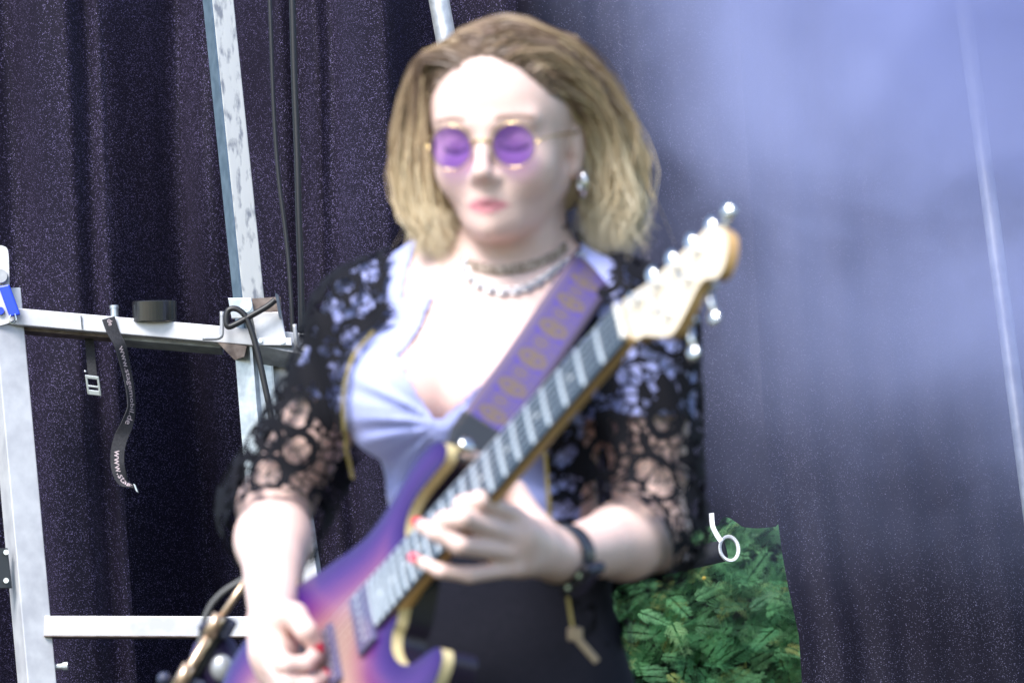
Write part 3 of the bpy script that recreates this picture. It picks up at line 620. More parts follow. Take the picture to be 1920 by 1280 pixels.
# ================================================================== CLOTHES
tf = Field((-.34,-.46,4.38), (.26,.24,4.92), .004)
torso(tf, .004); 
for a, b in ((SR, ER), (SL, EL)): upper_arm(tf, a, b, .0055)
tf.ell(T(.003,.112,-.062), (.030,.026,.020), TR, .02)                       # twisted knot
tf.ell(T(0,.07,-.03), (.05,.055,.05), TR, .05)
V, Q = tf.nets(3); px_ = topx(V); l_ = (V-TO) @ TR.T
neckV = [(828,440),(832,495),(812,560),(780,628),(752,664),(778,722),(815,782),(835,778),(880,735),(960,665),(1040,580),(1085,495),(1088,440)]
def arm_t(V, a, b): d = b-a; return ((V-a) @ d)/(d@d)
def near_arm(V, a, b, r): t = np.clip(arm_t(V, a, b), 0, 1.4); return np.linalg.norm(V-(a+t[:, None]*(b-a)), axis=1) < r
aR, aL = near_arm(V, SR, ER, .075) & (l_[:,0] < -.12), near_arm(V, SL, EL, .075) & (l_[:,0] > .12)
keep = ~(inpoly(px_, neckV) & (l_[:,1] > -.01)) & ~((l_[:,2] > .080) & (np.abs(l_[:,0]) < .068))
keep &= ~(aR & (arm_t(V, SR, ER) > .45)) & ~(aL & (arm_t(V, SL, EL) > .47)) & (l_[:,2] > -.26)
# gathers that radiate from the knot
kn = T(.0,.13,-.062); rel = V-kn; a_ = rel @ TA; hh = rel @ TH; rad = np.hypot(a_, hh); ang = np.arctan2(hh, a_)
fold = (np.sin(ang*17+rad*9)+.6*np.sin(ang*29-rad*14+1))*.0026*np.clip(rad/.03, 0, 1)*np.exp(-(rad/.125)**2)*(l_[:,1] > 0)
low = (l_[:,2] < -.09)*np.clip((-l_[:,2]-.09)/.05, 0, 1)
fold += low*.003*np.sin(l_[:,2]*150+l_[:,0]*40)*(l_[:,1] > 0)
V = V+TFv*fold[:, None]
V, Q = prune(V, Q, keep)
lav = noisy('lavender_jersey', (.33,.37,.73), (.38,.42,.78), 300, .62, bump=.05); bs(lav).inputs['Sheen Weight'].default_value = .2
mesh('top', W(V), Q, lav, person)
# ---- lace cardigan
cf = Field((-.37,-.46,4.32), (.29,.24,4.94), .0035)
torso(cf, .012)
cf.cap(SR, ER, .050, .052, .035, .012); cf.cap(ER, ER+(WRr-ER)*.5, .043, .044, .02, .012); cf.cap(SL, EL, .050, .048, .035, .012); cf.cap(EL, EL+(WLl-EL)*.62, .045, .046, .02, .012)
cf.cap(T(-.150,.01,.055), T(-.168,.0,-.03), .04, .03, .04, .01); cf.cap(T(.150,.01,.055), T(.168,.0,-.03), .04, .03, .04, .01)
# loose front flap that hangs over the hip on the right
cf.ell(T(.10,.03,-.26), (.055,.075,.11), TR, .04)
V, Q = cf.nets(2); l_ = (V-TO) @ TR.T; px_ = topx(V)
Lft = [(738,430),(735,500),(722,535),(748,590),(700,622),(662,665),(645,720),(642,780),(650,850),(666,920),(690,990),(720,1080),(760,1300)]
Rgt = [(1142,430),(1140,500),(1120,545),(1080,610),(1035,690),(1013,760),(1020,850),(1030,980),(1048,1080),(1062,1120),(1075,1150),(1090,1300)]
openp = Lft+Rgt[::-1]
keep = ~(inpoly(px_, openp) & (l_[:,1] > -.03)) & ~((l_[:,2] > .075) & (np.abs(l_[:,0]) < .085))
keep &= l_[:,2] > np.where(l_[:,0] > 0, -.292, -.27)+.006*np.sin(px_[:,0]*.12)
sc_ = .006*np.abs(np.sin(np.arctan2(V[:,1]-ER[1], V[:,0]-ER[0])*5))
fR = ((V-ER) @ (WRr-ER))/np.linalg.norm(WRr-ER); uR = arm_t(V, SR, ER); fL = ((V-EL) @ (WLl-EL))/np.linalg.norm(WLl-EL); uL = arm_t(V, SL, EL)
nR = near_arm(V, SR, ER, .085) | (np.linalg.norm(V-(ER+(WRr-ER)*.2), axis=1) < .09); nR &= px_[:,0] < 640; nL = (near_arm(V, SL, EL, .09) | (np.linalg.norm(V-(EL+(WLl-EL)*.2), axis=1) < .095)) & (px_[:,0] > 1150)
dRf = near_arm(V, ER, WRr, .10) & (px_[:,0] < 625); dLf = (near_arm(V, EL, WLl, .11) & (px_[:,0] > 1120)) | near_arm(V, EL, WLl, .068)
keep &= ~(dRf & (fR > .066+sc_)) & ~(dLf & (fL > .078+.6*(V[:,1]-EL[1])+sc_))
V = V+np.stack([np.zeros(len(V)), np.zeros(len(V)), .0025*np.sin(V[:,0]*160+V[:,1]*60)], 1)
V, Q = prune(V, Q, keep)
# garment coordinates for the lace: unrolled around arm or body
lace = bpy.data.materials.new('black_lace'); lace.use_nodes = True; b_ = bs(lace)
b_.inputs['Base Color'].default_value = (.005,.005,.008,1); b_.inputs['Roughness'].default_value = .8; b_.inputs['Specular IOR Level'].default_value = .15
v = coords(lace)
wn = N(lace, 'TexNoise', i_Scale=22.0, i_Detail=1.0); L(lace, v, wn.inputs['Vector'])
wv = N(lace, 'VectorMath', operation='MULTIPLY_ADD'); L(lace, wn.outputs['Color'], wv.inputs[0]); wv.inputs[1].default_value = (.012,.012,.012); L(lace, v, wv.inputs[2])
v1 = N(lace, 'TexVoronoi', feature='DISTANCE_TO_EDGE', i_Scale=70.0); L(lace, wv.outputs[0], v1.inputs['Vector'])      # petal-sized holes
v2 = N(lace, 'TexVoronoi', feature='F1', i_Scale=21.0, i_Randomness=.8); L(lace, v, v2.inputs['Vector'])                 # rosettes
n2 = N(lace, 'TexNoise', i_Scale=24.0, i_Detail=2.0); L(lace, v, n2.inputs['Vector'])
hole1 = math_(lace, 'GREATER_THAN', v1.outputs['Distance'], .10)
solid = math_(lace, 'GREATER_THAN', n2.outputs['Fac'], .385)                               # leaves and scrolls of close stitching
band = math_(lace, 'MULTIPLY', math_(lace, 'GREATER_THAN', v2.outputs['Distance'], .36), math_(lace, 'LESS_THAN', v2.outputs['Distance'], .52))
v3 = N(lace, 'TexVoronoi', feature='DISTANCE_TO_EDGE', i_Scale=110.0); L(lace, v, v3.inputs['Vector']); hole3 = math_(lace, 'GREATER_THAN', v3.outputs['Distance'], .10)
core = math_(lace, 'LESS_THAN', v2.outputs['Distance'], .30)
hl = math_(lace, 'MAXIMUM', math_(lace, 'MULTIPLY', math_(lace, 'MULTIPLY', hole1, solid), math_(lace, 'SUBTRACT', 1.0, band)), math_(lace, 'MULTIPLY', core, hole3))
tr_ = N(lace, 'BsdfTransparent'); mx = N(lace, 'MixShader'); L(lace, hl, mx.inputs[0]); L(lace, b_.outputs[0], mx.inputs[1]); L(lace, tr_.outputs[0], mx.inputs[2])
L(lace, mx.outputs[0], lace.node_tree.nodes['Material Output'].inputs[0])
card = mesh('lace_cardigan', W(V), Q, lace, person)
gold = mat('brass_zip', (.42,.33,.14), .4, .7)
def on(field, pts, lift, n=6):
    out = []
    for q in crom(np.array(pts, float), n):
        c = field.hit(q[0], q[1], lift)
        if c is not None: out.append(c)
    out = np.array(out)
    if len(out) > 5:                                     # even out the depth
        k = np.ones(5)/5; out[:,2] = np.convolve(np.pad(out[:,2], 2, mode='edge'), k, 'valid')
    return out
def zipper(path):
    mb = MB(); mb.tube(W(path), .0015, 7); 
    cum = np.concatenate([[0], np.cumsum(np.linalg.norm(np.diff(path, axis=0), axis=1))])
    for s_ in np.arange(0, cum[-1], .0038):
        c = np.array([np.interp(s_, cum, path[:, k]) for k in range(3)]); mb.box(W(c), RT*.0021, UP*.0011, fwd*.0020)
    mb.build('zipper', gold, card)
zipper(on(cf, [(700,622),(664,665),(647,720),(644,780),(652,850),(668,920),(690,985)], .002))
zipper(on(cf, [(1016,770),(1022,850),(1031,975)], .002))
zl = crom([C(1062,1100,4.50), C(1066,1130,4.50), C(1074,1175,4.50), C(1080,1190,4.50)], 6); zipper(zl)
mb = MB(); mb.box(P(1078,1188,4.497), RT*.008, UP*.007, fwd*.004, .002); mb.beam(P(1080,1194,4.495), P(1120,1240,4.495), .008, .003, -fwd, .001); mb.build('zipper_pull', mat('zip_pull', (.35,.27,.2), .4, .6), card)
# ---- dark high-waisted trousers (legs reach the stage floor below the frame)
pf = Field((-.30,-1.48,4.30), (.26,-.17,4.95), .008)
torso(pf, .008, False)
hipc = T(.01,0,-.42); fz = TO[1]-1.30
def ground(c, x=0, y=0): return c
wz = W(T(0,0,-.42))
feet = []
for s_ in (-1, 1):
    hip = W(T(.01+s_*.075,0,-.45)); ft = np.array([hip[0]+s_*.03+.01, hip[1]-.02*s_, FLOOR+.09])
    toC = lambda p: np.array([(p-CAM)@RT, (p-CAM)@UP, (p-CAM)@fwd]); a, b = toC(hip), toC(ft); k_ = (a+b)/2+np.array([0,0,-.02]); feet.append(ft)
    pf.cap(a, k_, .088, .062, .03); pf.cap(k_, b, .062, .055, .03)
V, Q = pf.nets(2); l_ = (V-TO) @ TR.T; V, Q = prune(V, Q, l_[:,2] < -.160)
navy = noisy('dark_twill', (.007,.008,.014), (.012,.012,.02), 250, .9, spec=.15); mesh('trousers', W(V), Q, navy, person)
for ft in feet:
    mb = MB(); mb.ball((ft[0], ft[1]-.05, FLOOR+.042), (.046,.125,.042), 10); mb.box((ft[0], ft[1]-.05, FLOOR+.010), (.042,0,0), (0,.115,0), (0,0,.009), .006); mb.tube([(ft[0],ft[1],FLOOR+.03),(ft[0],ft[1],FLOOR+.13)], .05, 14); mb.build('shoe', mat('shoe_leather', (.015,.015,.016), .4), person, smooth=True)
# ================================================================== HAIR
def make_hair():
    r = np.random.default_rng(5); V = []; F = []; Cc = []; nb = 0; NP = 18
    def ztop(y): return .033+.0935*math.sqrt(max(.02, 1-((y+.012)/.101)**2))
    NS = 9500
    clumps = {}
    for k in range(NS):
        s_ = -1 if k % 2 else 1
        u = r.uniform(0, 1); g = int(u*26)                         # clump along the parting
        lay = r.uniform(0, 1)**.75; key = (s_, g, int(lay*3))
        if key not in clumps: clumps[key] = (r.normal(0, 1, 6), r.uniform(0, 1))
        cw, tone = clumps[key]
        yp = .074-.150*u+r.normal(0, .003); z0 = ztop(yp)
        ye = (.045 if s_ < 0 else -.028)-(.11 if s_ < 0 else .075)*u**.75+r.normal(0, .006)
        rho = .66+.36*lay; back = np.clip((u-.55)/.45, 0, 1)
        wx = (.117 if s_ < 0 else .122)*rho; xside = lambda m: s_*wx*m*(1-.55*back**2)
        ybk = ye-.045*back
        lift = .003+.013*lay
        tip = -.082-.038*r.uniform(0, 1)**1.3+(.012 if lay < .3 else 0)+cw[5]*.008
        rx0 = .003-.030*min(max(u-.12, 0)*2.5, 1)
        keys = [(s_*rx0, yp, z0-.003), (s_*(rx0+.024), yp+.003*(1-u), z0+.003+lift*.6), (s_*.070, yp*.80+ye*.2, .097+lift*.7-.004*(1-u)),
                (xside(.88), yp*.35+ybk*.65+.004*cw[0], .055), (xside(.99), ybk+.005*cw[1], .002), (xside(1.0)+.006*cw[2], ybk-.004+.006*cw[3], -.045),
                (xside(.90 if s_ < 0 else .95)+.007*cw[4], ybk-.006, -.080), (xside(.72 if s_ < 0 else .92)+.008*cw[2], ybk-.004, tip)]
        if k % 10 < 5:                                              # rooted along the hairline of the forehead
            v_ = r.uniform(0, 1)**.8; xr = -.010+.080*v_; zr = .091-10*xr*xr+r.uniform(0, .012); yy = np.linspace(.11, -.03, 71)
            fv = bf.sample(np.stack([H(s_*xr, y__, zr) for y__ in yy])); j_ = np.where(fv < 0)[0]; yr = yy[j_[0]] if len(j_) else .0
            ye = (.048 if s_ < 0 else -.030)-.05*(1-v_)*r.uniform(0, 1)+r.normal(0, .004); ybk = ye; rho = .62+.40*r.uniform(0, 1)*(1-.3*v_); wx = (.117 if s_ < 0 else .122)*rho
            wx = max(wx, .079 if s_ < 0 else .086)
            keys = [(s_*xr, yr, zr), (s_*(xr+.005), yr-.004, zr+.007+.006*(1-v_)), (s_*(xr+.6*(.08-xr)), yr-.014-.01*(1-v_), zr+.010*(1-v_)), (s_*max(wx*.9, .078), (yr+ye)/2-.008, min(zr-.02, .05)),
                    (s_*wx*.99, ye, .0), (s_*wx+.006*cw[2], ye-.004, -.045), (s_*wx*(.92 if s_ < 0 else .96), ye-.006, -.08), (s_*wx*(.78 if s_ < 0 else .93)+.006*cw[4], ye-.004, tip)]
        keys = np.array(keys)+r.normal(0, .0032 if k % 14 else .008, (8, 3))*np.linspace(.2, 1.5, 8)[:, None]; keys[-1, 0] += s_*.008*r.uniform(-.5, 1.5)
        p = crom(keys, 3)
        for _ in range(3): p[1:-1] = .25*p[:-2]+.5*p[1:-1]+.25*p[2:]
        p = p[np.linspace(0, len(p)-1, NP).astype(int)]
        ph = r.uniform(0, 6)
        p[:, 0] += .0042*np.sin(np.linspace(0, 9, NP)+cw[0]*2+ph*.2)*np.linspace(0, 1, NP)
        c = HO+p[:, :1]*HX+p[:, 1:2]*HF+p[:, 2:3]*HU
        T_ = np.gradient(c, axis=0); T_ /= np.linalg.norm(T_, axis=1)[:, None]
        wd = np.cross(T_, r.normal(0, 1, 3)*.7+np.array([0, 0, 1.])); wd /= np.linalg.norm(wd, axis=1)[:, None]
        ww = (.0008*np.interp(np.linspace(0, 1, NP), [0,.1,.8,1], [.6,1,.9,.15]))[:, None]
        V.append(np.stack([c-wd*ww, c+wd*ww], 1).reshape(-1, 3))
        F.append(np.array([(nb+2*i, nb+2*i+1, nb+2*i+3, nb+2*i+2) for i in range(NP-1)])); nb += 2*NP
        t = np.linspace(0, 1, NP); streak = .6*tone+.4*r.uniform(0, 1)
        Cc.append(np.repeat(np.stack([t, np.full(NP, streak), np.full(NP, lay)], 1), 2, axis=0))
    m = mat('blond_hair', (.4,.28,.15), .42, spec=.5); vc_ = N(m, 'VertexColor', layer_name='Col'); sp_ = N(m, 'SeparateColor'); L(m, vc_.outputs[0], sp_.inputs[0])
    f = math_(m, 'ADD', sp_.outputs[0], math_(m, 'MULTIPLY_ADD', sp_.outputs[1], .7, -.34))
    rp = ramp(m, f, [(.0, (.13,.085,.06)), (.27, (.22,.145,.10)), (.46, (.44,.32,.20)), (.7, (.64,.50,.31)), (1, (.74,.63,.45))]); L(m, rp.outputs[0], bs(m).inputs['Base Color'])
    bs(m).inputs['Anisotropic'].default_value = .4
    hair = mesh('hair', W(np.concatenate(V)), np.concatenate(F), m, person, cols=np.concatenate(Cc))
    hf = Field((-.2,.02,4.45), (.2,.40,4.95), .005)
    hf.ell(H(0,-.030,.040), (.081,.086,.093), HR, .01); hf.ell(H(0,-.058,-.02), (.085,.055,.075), HR, .03)
    Vc, Qc = hf.nets(2); l = (Vc-HO) @ HR.T
    Vc, Qc, l = prune(Vc, Qc, (l[:,1] < .0+.75*np.clip(l[:,2]-.02, 0, 1)), l)
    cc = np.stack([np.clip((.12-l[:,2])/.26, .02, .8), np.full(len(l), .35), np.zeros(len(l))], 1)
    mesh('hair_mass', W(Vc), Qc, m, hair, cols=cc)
make_hair()
# ================================================================== WORN THINGS
def HW(x, y, z): return W(H(x, y, z))
hx, hf_, hu = [W(q)-W(np.zeros(3)) for q in (HX, HF, HU)]
goldm = mat('gold_wire', (.75,.55,.25), .25, 1.0)
lens = bpy.data.materials.new('violet_lens'); lens.use_nodes = True; nt_ = lens.node_tree; nt_.nodes.remove(bs(lens))
tb = N(lens, 'BsdfTransparent'); tb.inputs[0].default_value = (.55,.42,.86,1); gb = N(lens, 'BsdfGlossy', i_Roughness=.05); db = N(lens, 'BsdfDiffuse'); db.inputs[0].default_value = (.24,.10,.55,1)
m1 = N(lens, 'MixShader'); m1.inputs[0].default_value = .16; L(lens, tb.outputs[0], m1.inputs[1]); L(lens, db.outputs[0], m1.inputs[2])
m2 = N(lens, 'MixShader'); m2.inputs[0].default_value = .05; L(lens, m1.outputs[0], m2.inputs[1]); L(lens, gb.outputs[0], m2.inputs[2]); L(lens, m2.outputs[0], nt_.nodes['Material Output'].inputs[0])
gl = empty('round_sunglasses', HW(0,.105,0), 'round violet-tinted sunglasses in thin gold wire on the face', 'sunglasses')
GX, GY, GZ, GR = .0345, .099, -.002, .0235
for s_ in (-1, 1):
    tilt = s_*.06; ax = hx*math.cos(tilt)-hf_*math.sin(tilt)*s_*s_*1.0; az = np.cross(ax, hu); c = HW(s_*GX, GY-.002, GZ)
    mb = MB(); th = np.linspace(0, 2*np.pi, 40); mb.tube([c+ax*GR*math.cos(t)+hu*GR*math.sin(t) for t in th], .0008, 8, False); mb.build('rim', goldm, gl, smooth=True)
    mb = MB(); pts_ = [c+ax*GR*math.cos(t)+hu*GR*math.sin(t) for t in th[:-1]]; mb.add([c+hf_*.001]+pts_, [(0, i+1, (i+1) % 39+1) for i in range(39)]); mb.build('lens', lens, gl, smooth=True)
    mb = MB(); mb.tube(crom([c+ax*GR*s_*1.0, HW(s_*.066,.085,.004), HW(s_*.077,.02,.006), HW(s_*.080,-.02,.002), HW(s_*.078,-.035,-.02)], 6), .0010, 6); mb.build('temple', goldm, gl, smooth=True)
mb = MB(); mb.tube(crom([HW(-GX+GR,GY-.001,GZ+.002), HW(-.006,GY+.002,GZ+.007), HW(.006,GY+.002,GZ+.007), HW(GX-GR,GY-.001,GZ+.002)], 5), .0011, 6); mb.build('bridge', goldm, gl, smooth=True)
# choker and chain follow the skin
def around_neck(pts, lift): return on(bf, pts, lift, 8)
ck = around_neck([(866,486),(885,497),(930,506),(985,500),(1035,482),(1062,460)], .0035)
ckw = W(ck); T_ = np.gradient(ckw, axis=0); T_ /= np.linalg.norm(T_, axis=1)[:, None]
chk = noisy('choker_lace', (.16,.11,.08), (.55,.43,.36), 260, .7, lo=.45, hi=.55); mb = MB(); strap_mesh(mb, ckw, .0105, np.tile([UP], (len(ckw), 1)), .002); o = mb.build('choker', chk)
tag(o, 'brown lace choker round the upper neck', 'choker')
nk = empty('silver_necklace', P(940,548,4.60), 'silver chain necklace lying below the choker on the bare chest', 'necklace')
npth = around_neck([(868,488),(876,512),(900,534),(935,546),(975,543),(1010,528),(1050,500),(1080,484),(1098,476)], .004)
cum = np.concatenate([[0], np.cumsum(np.linalg.norm(np.diff(npth, axis=0), axis=1))]); silver = mat('silver', (.66,.66,.69), .2, 1.0); me_link = None
for i, s_ in enumerate(np.arange(.002, cum[-1], .0068)):
    c = np.array([np.interp(s_, cum, npth[:, k]) for k in range(3)]); c2 = np.array([np.interp(s_+.002, cum, npth[:, k]) for k in range(3)])
    if me_link is None:
        mb = MB(); th = np.linspace(0, 2*np.pi, 13); mb.tube([(.0046*math.cos(t), .0036*math.sin(t), 0) for t in th], .0017, 6, False)
        o = mb.build('link', silver, nk, smooth=True, world=False); me_link = o.data
    else: o = link('link', me_link, nk)
    d = W(c2)-W(c); d /= np.linalg.norm(d)+1e-9; nr = -fwd-d*(-fwd@d); nr /= np.linalg.norm(nr); bb = np.cross(nr, d); tw_ = .6 if i % 2 else -.6
    nr, bb = nr*math.cos(tw_)+bb*math.sin(tw_), bb*math.cos(tw_)-nr*math.sin(tw_)
    o.matrix_world = Matrix(np.block([[np.stack([d, bb, nr], 1), W(c).reshape(3,1)], [np.array([[0,0,0,1]])]]).tolist())
er = HW(.076,-.002,-.041); mb = MB(); th = np.linspace(0, 2*np.pi, 25); mb.tube([er+hx*.004+(hf_*.8+hx*.5)*.0105*math.sin(t)+hu*(.0125*math.cos(t)-.008) for t in th], .0034, 10, False)
o = mb.build('hoop_earring', silver, None, smooth=True); tag(o, 'chunky silver hoop earring in the visible ear', 'earring')
# wrist watch
wt = empty('wristwatch', W(WLl), 'black wristwatch with dark square face on the fretting wrist', 'wristwatch')
ad = WLl-EL; ad /= np.linalg.norm(ad); wc = WLl-ad*.012; a1 = np.cross(ad, [0,1,0]); a1 /= np.linalg.norm(a1); a2 = np.cross(ad, a1)
Wv = lambda v: W(v)-W(np.zeros(3))
mb = MB(); mb.ring(W(wc), Wv(a1), Wv(a2), Wv(ad), [(.0300,-.0125),(.0318,-.0125),(.0318,.0125),(.0300,.0125)], 36); mb.build('band', mat('watch_band', (.02,.025,.04), .35), wt, smooth=True)
nd = np.array([.15,-.55,-.8]); nd = nd-ad*(nd@ad); nd /= np.linalg.norm(nd); sd = np.cross(ad, nd); cc_ = wc+nd*.033
mb = MB(); mb.box(W(cc_), Wv(ad)*.021, Wv(sd)*.0215, Wv(nd)*.0055, .004); ca = mb.build('case', mat('watch_case', (.015,.014,.02), .25, .5), wt, smooth=False)
mb = MB(); mb.box(W(cc_+nd*.0058), Wv(ad)*.017, Wv(sd)*.0175, Wv(nd)*.0006); mb.build('face', mat('watch_glass', (.02,.016,.025), .12), ca)
for q in (-1, 1):
    mb = MB(); mb.cyl(W(cc_+ad*.021+sd*q*.009), W(cc_+ad*.0235+sd*q*.009), .0025, 10); mb.build('button', M['chrome'], ca)
# ================================================================== ELECTRIC GUITAR (own axes: x nut to bridge, y to the treble side, z out of the face)
GRc = np.array([[-0.52492089,0.17297176,-0.83316365],[-0.60743801,-0.76083868,0.22508379],[-0.59621903,0.62546405,0.50421161]])   # columns in right/up/towards
Gt = np.array([0.101966, 0.017743, 4.120995])
cols_ = [RT*GRc[0,k]+UP*GRc[1,k]-fwd*GRc[2,k] for k in range(3)]
Gm = np.eye(4); Gm[:3, :3] = np.stack(cols_, 1); Gm[:3, 3] = W(Gt)
gt = empty('electric_guitar', (0,0,0), 'purple burst electric guitar with cream-edged horns and maple neck', 'guitar'); gt.matrix_world = Matrix(Gm.tolist()); bpy.context.view_layer.update()
def GP(x, y, z=0): return (x, y, z)
maple = noisy('maple', (.50,.29,.11), (.62,.38,.16), 40, .35, stretch=(.2,2,2)); cream = noisy('cream_binding', (.62,.50,.26), (.70,.58,.33), 50, .35, stretch=(.3,2,2))
maple_face_lit = noisy('maple_face_lit', (.68,.58,.44), (.74,.64,.50), 40, .22, stretch=(.2,2,2)); rosewood_sky = noisy('rosewood_sky', (.030,.042,.060), (.042,.055,.075), 60, .3, stretch=(.2,3,3))  # headstock face made paler than the sides, bright light put into its colour
bs(rosewood_sky).inputs['Coat Weight'].default_value = .6; bs(rosewood_sky).inputs['Coat Roughness'].default_value = .25  # fretboard base is bluish: sky reflection mixed into the wood colour
nickel = mat('fret_nickel', (.86,.90,.92), .42, .85)
outl = [(.399,-.029),(.403,-.043),(.393,-.060),(.372,-.070),(.340,-.072),(.316,-.074),(.308,-.084),(.314,-.097),(.335,-.107),(.372,-.106),(.418,-.093),(.470,-.088),(.54,-.104),(.60,-.120),(.66,-.128),(.715,-.128),(.765,-.112),(.800,-.068),(.815,0),(.805,.085),(.775,.145),(.72,.170),(.66,.160),(.60,.140),(.54,.130),(.48,.137),(.435,.147),(.405,.143),(.386,.131),(.381,.118),(.389,.109),(.406,.104),(.432,.098),(.452,.084),(.461,.062),(.455,.044),(.440,.032)]
ol = crom(outl, 6, True); n_ = len(ol)
def slab(z0, z1, shrink=0):
    V = [(p[0], p[1], z) for z in (z0, z1) for p in ol]; return V, [(i, (i+1) % n_, n_+(i+1) % n_, n_+i) for i in range(n_)]
# dark back
mb = MB(); V, F = slab(-.052, -.0235); mb.add(V, F+[list(range(n_))[::-1], list(range(n_, 2*n_))]); gb_ = mb.build('body', mat('body_back', (.012,.008,.022), .25), gt, world=False)
# pale maple edge of the top
mb = MB(); V, F = slab(-.0233, -.0105); mb.add(V, F); mb.build('binding', cream, gb_, world=False)
# painted face with burst
grid = []
for x in np.arange(.30, .82, .007):
    for y in np.arange(-.18, .18, .007): grid.append((x+random.uniform(-.001, .001), y+random.uniform(-.001, .001)))
grid = np.array(grid); ok = inpoly(grid, ol); dm = np.min(np.linalg.norm(grid[:, None]-ol[None], axis=2), axis=1); grid = grid[ok & (dm > .004)]
pts_ = [Vector(p) for p in np.concatenate([ol, grid])]
vv, ee, ff, *_ = delaunay_2d_cdt(pts_, [(i, (i+1) % n_) for i in range(n_)], [list(range(n_))], 1, 1e-6)
vv = np.array([v[:] for v in vv]); dist = np.min(np.linalg.norm(vv[:, None]-ol[None], axis=2), axis=1)
zz = -.0105+.0008+.0022*np.clip(dist/.012, 0, 1)
bm_ = mat('purple_burst', (.3,.1,.5), .3, spec=.3); bs(bm_).inputs['Coat Weight'].default_value = .35; bs(bm_).inputs['Coat Roughness'].default_value = .12
vc_ = N(bm_, 'VertexColor', layer_name='Col'); sp_ = N(bm_, 'SeparateColor'); L(bm_, vc_.outputs[0], sp_.inputs[0])
fl_ = N(bm_, 'TexWave', i_Scale=45.0, i_Distortion=6.0, i_Detail=2.0, bands_direction='Y'); L(bm_, coords(bm_), fl_.inputs['Vector'])
rp = ramp(bm_, math_(bm_, 'ADD', sp_.outputs[0], math_(bm_, 'MULTIPLY_ADD', fl_.outputs['Fac'], .10, -.05)), [(.0, (.018,.004,.08)), (.25, (.05,.010,.14)), (.5, (.15,.035,.15)), (.72, (.29,.13,.16)), (1, (.38,.24,.20))]); L(bm_, rp.outputs[0], bs(bm_).inputs['Base Color'])
mesh('painted_face', np.column_stack([vv, zz]), [list(f) for f in ff], bm_, gb_, world=False, cols=np.stack([np.clip(dist/.085, 0, 1)]*3, 1))
# neck
hw = lambda x: .0215+x/.466*.0068
xs = np.linspace(-.002, .47, 24); mb = MB(); V = []; F = []; m_ = 11
for x in xs:
    dpt = .0195+.004*max(0, x)/.47+(.012*max(0, (x-.40)/.07) if x > .40 else 0)
    for j in range(m_):
        t = math.pi*j/(m_-1); V.append((x, -math.cos(t)*(hw(x)-.0004), -.0063-dpt*math.sin(t)**.75))
F = [(i*m_+j, i*m_+j+1, (i+1)*m_+j+1, (i+1)*m_+j) for i in range(23) for j in range(m_-1)]+[(i*m_, (i+1)*m_, (i+1)*m_+m_-1, i*m_+m_-1) for i in range(23)]+[list(range(m_)), list(range(23*m_, 24*m_))]
mb.add(V, F); nk_ = mb.build('neck', maple, gt, smooth=True, world=False)
mb = MB(); V = []
for x in (0, .47):
    for y, z in ((-1,-.006),(-1,-.0012),(-.5,-.0002),(0,0),(.5,-.0002),(1,-.0012),(1,-.006)): V.append((x, y*hw(x), z))
mb.add(V, [(i, (i+1) % 7, 7+(i+1) % 7, 7+i) for i in range(7)]+[list(range(7)), list(range(7, 14))]); fb = mb.build('fretboard', rosewood_sky, gt, world=False)
for k in range(1, 23):
    x = .648*(1-2**(-k/12)); mb = MB(); w_ = hw(x)-.0006; V = []
    for y, z in ((-1,-.0006),(-.5,.0006),(0,.0009),(.5,.0006),(1,-.0006)):
        V += [(x-.0020, y*w_, z-.0008), (x-.0014, y*w_, z+.0008), (x+.0014, y*w_, z+.0008), (x+.0020, y*w_, z-.0008)]
    mb.add(V, [(i*4+j, i*4+j+1, i*4+j+5, i*4+j+4) for i in range(4) for j in range(3)]+[(0,1,2,3),(16,17,18,19)]); mb.build('fret', nickel, fb, world=False)
pearl = mat('pearl_dot', (.55,.58,.6), .2)
for k in (3,5,7,9,12,12,15,17,19,21):
    x = .648*(1-(2**(-k/12)+2**(-(k-1)/12))/2); y = (0 if k != 12 else (.010 if random.random() < 2 and not globals().get('_t12') else -.010)); 
    if k == 12: globals()['_t12'] = True
    mb = MB(); mb.cyl((x, y, -.0005), (x, y, .0003), .0028, 14); mb.build('inlay_dot', pearl, fb, world=False)
mb = MB(); mb.box((-.0022,0,-.001), (.0022,0,0), (0,.0205,0), (0,0,.0035), .0008); mb.build('nut', mat('bone_nut', (.75,.72,.66), .35), gt, world=False)
# headstock
hout = crom([(-.004,-.0215),(-.014,-.024),(-.024,-.0215),(-.045,-.0155),(-.095,-.0085),(-.138,-.004),(-.152,.001),(-.163,.013),(-.166,.026),(-.160,.041),(-.148,.052),(-.137,.053),(-.128,.046),(-.118,.041),(-.105,.044),(-.085,.053),(-.064,.060),(-.052,.056),(-.036,.043),(-.022,.031),(-.006,.0215)], 4, True); nh = len(hout)
mb = MB(); mb.add([(p[0], p[1], z) for z in (-.020,-.0075) for p in hout], [(i, (i+1) % nh, nh+(i+1) % nh, nh+i) for i in range(nh)]+[list(range(nh))[::-1]]); hs_ = mb.build('headstock', maple, gt, world=False)
mb = MB(); mb.add([(p[0], p[1], -.0073) for p in hout]+[(p[0], p[1], -.0078) for p in hout], [list(range(nh))]+[(i, (i+1) % nh, nh+(i+1) % nh, nh+i) for i in range(nh)]); mb.build('headstock_face', maple_face_lit, hs_, world=False)
posts = [(-.030,-.008),(-.062,-.002),(-.094,.003),(-.126,.009),(-.066,.040),(-.105,.028)]
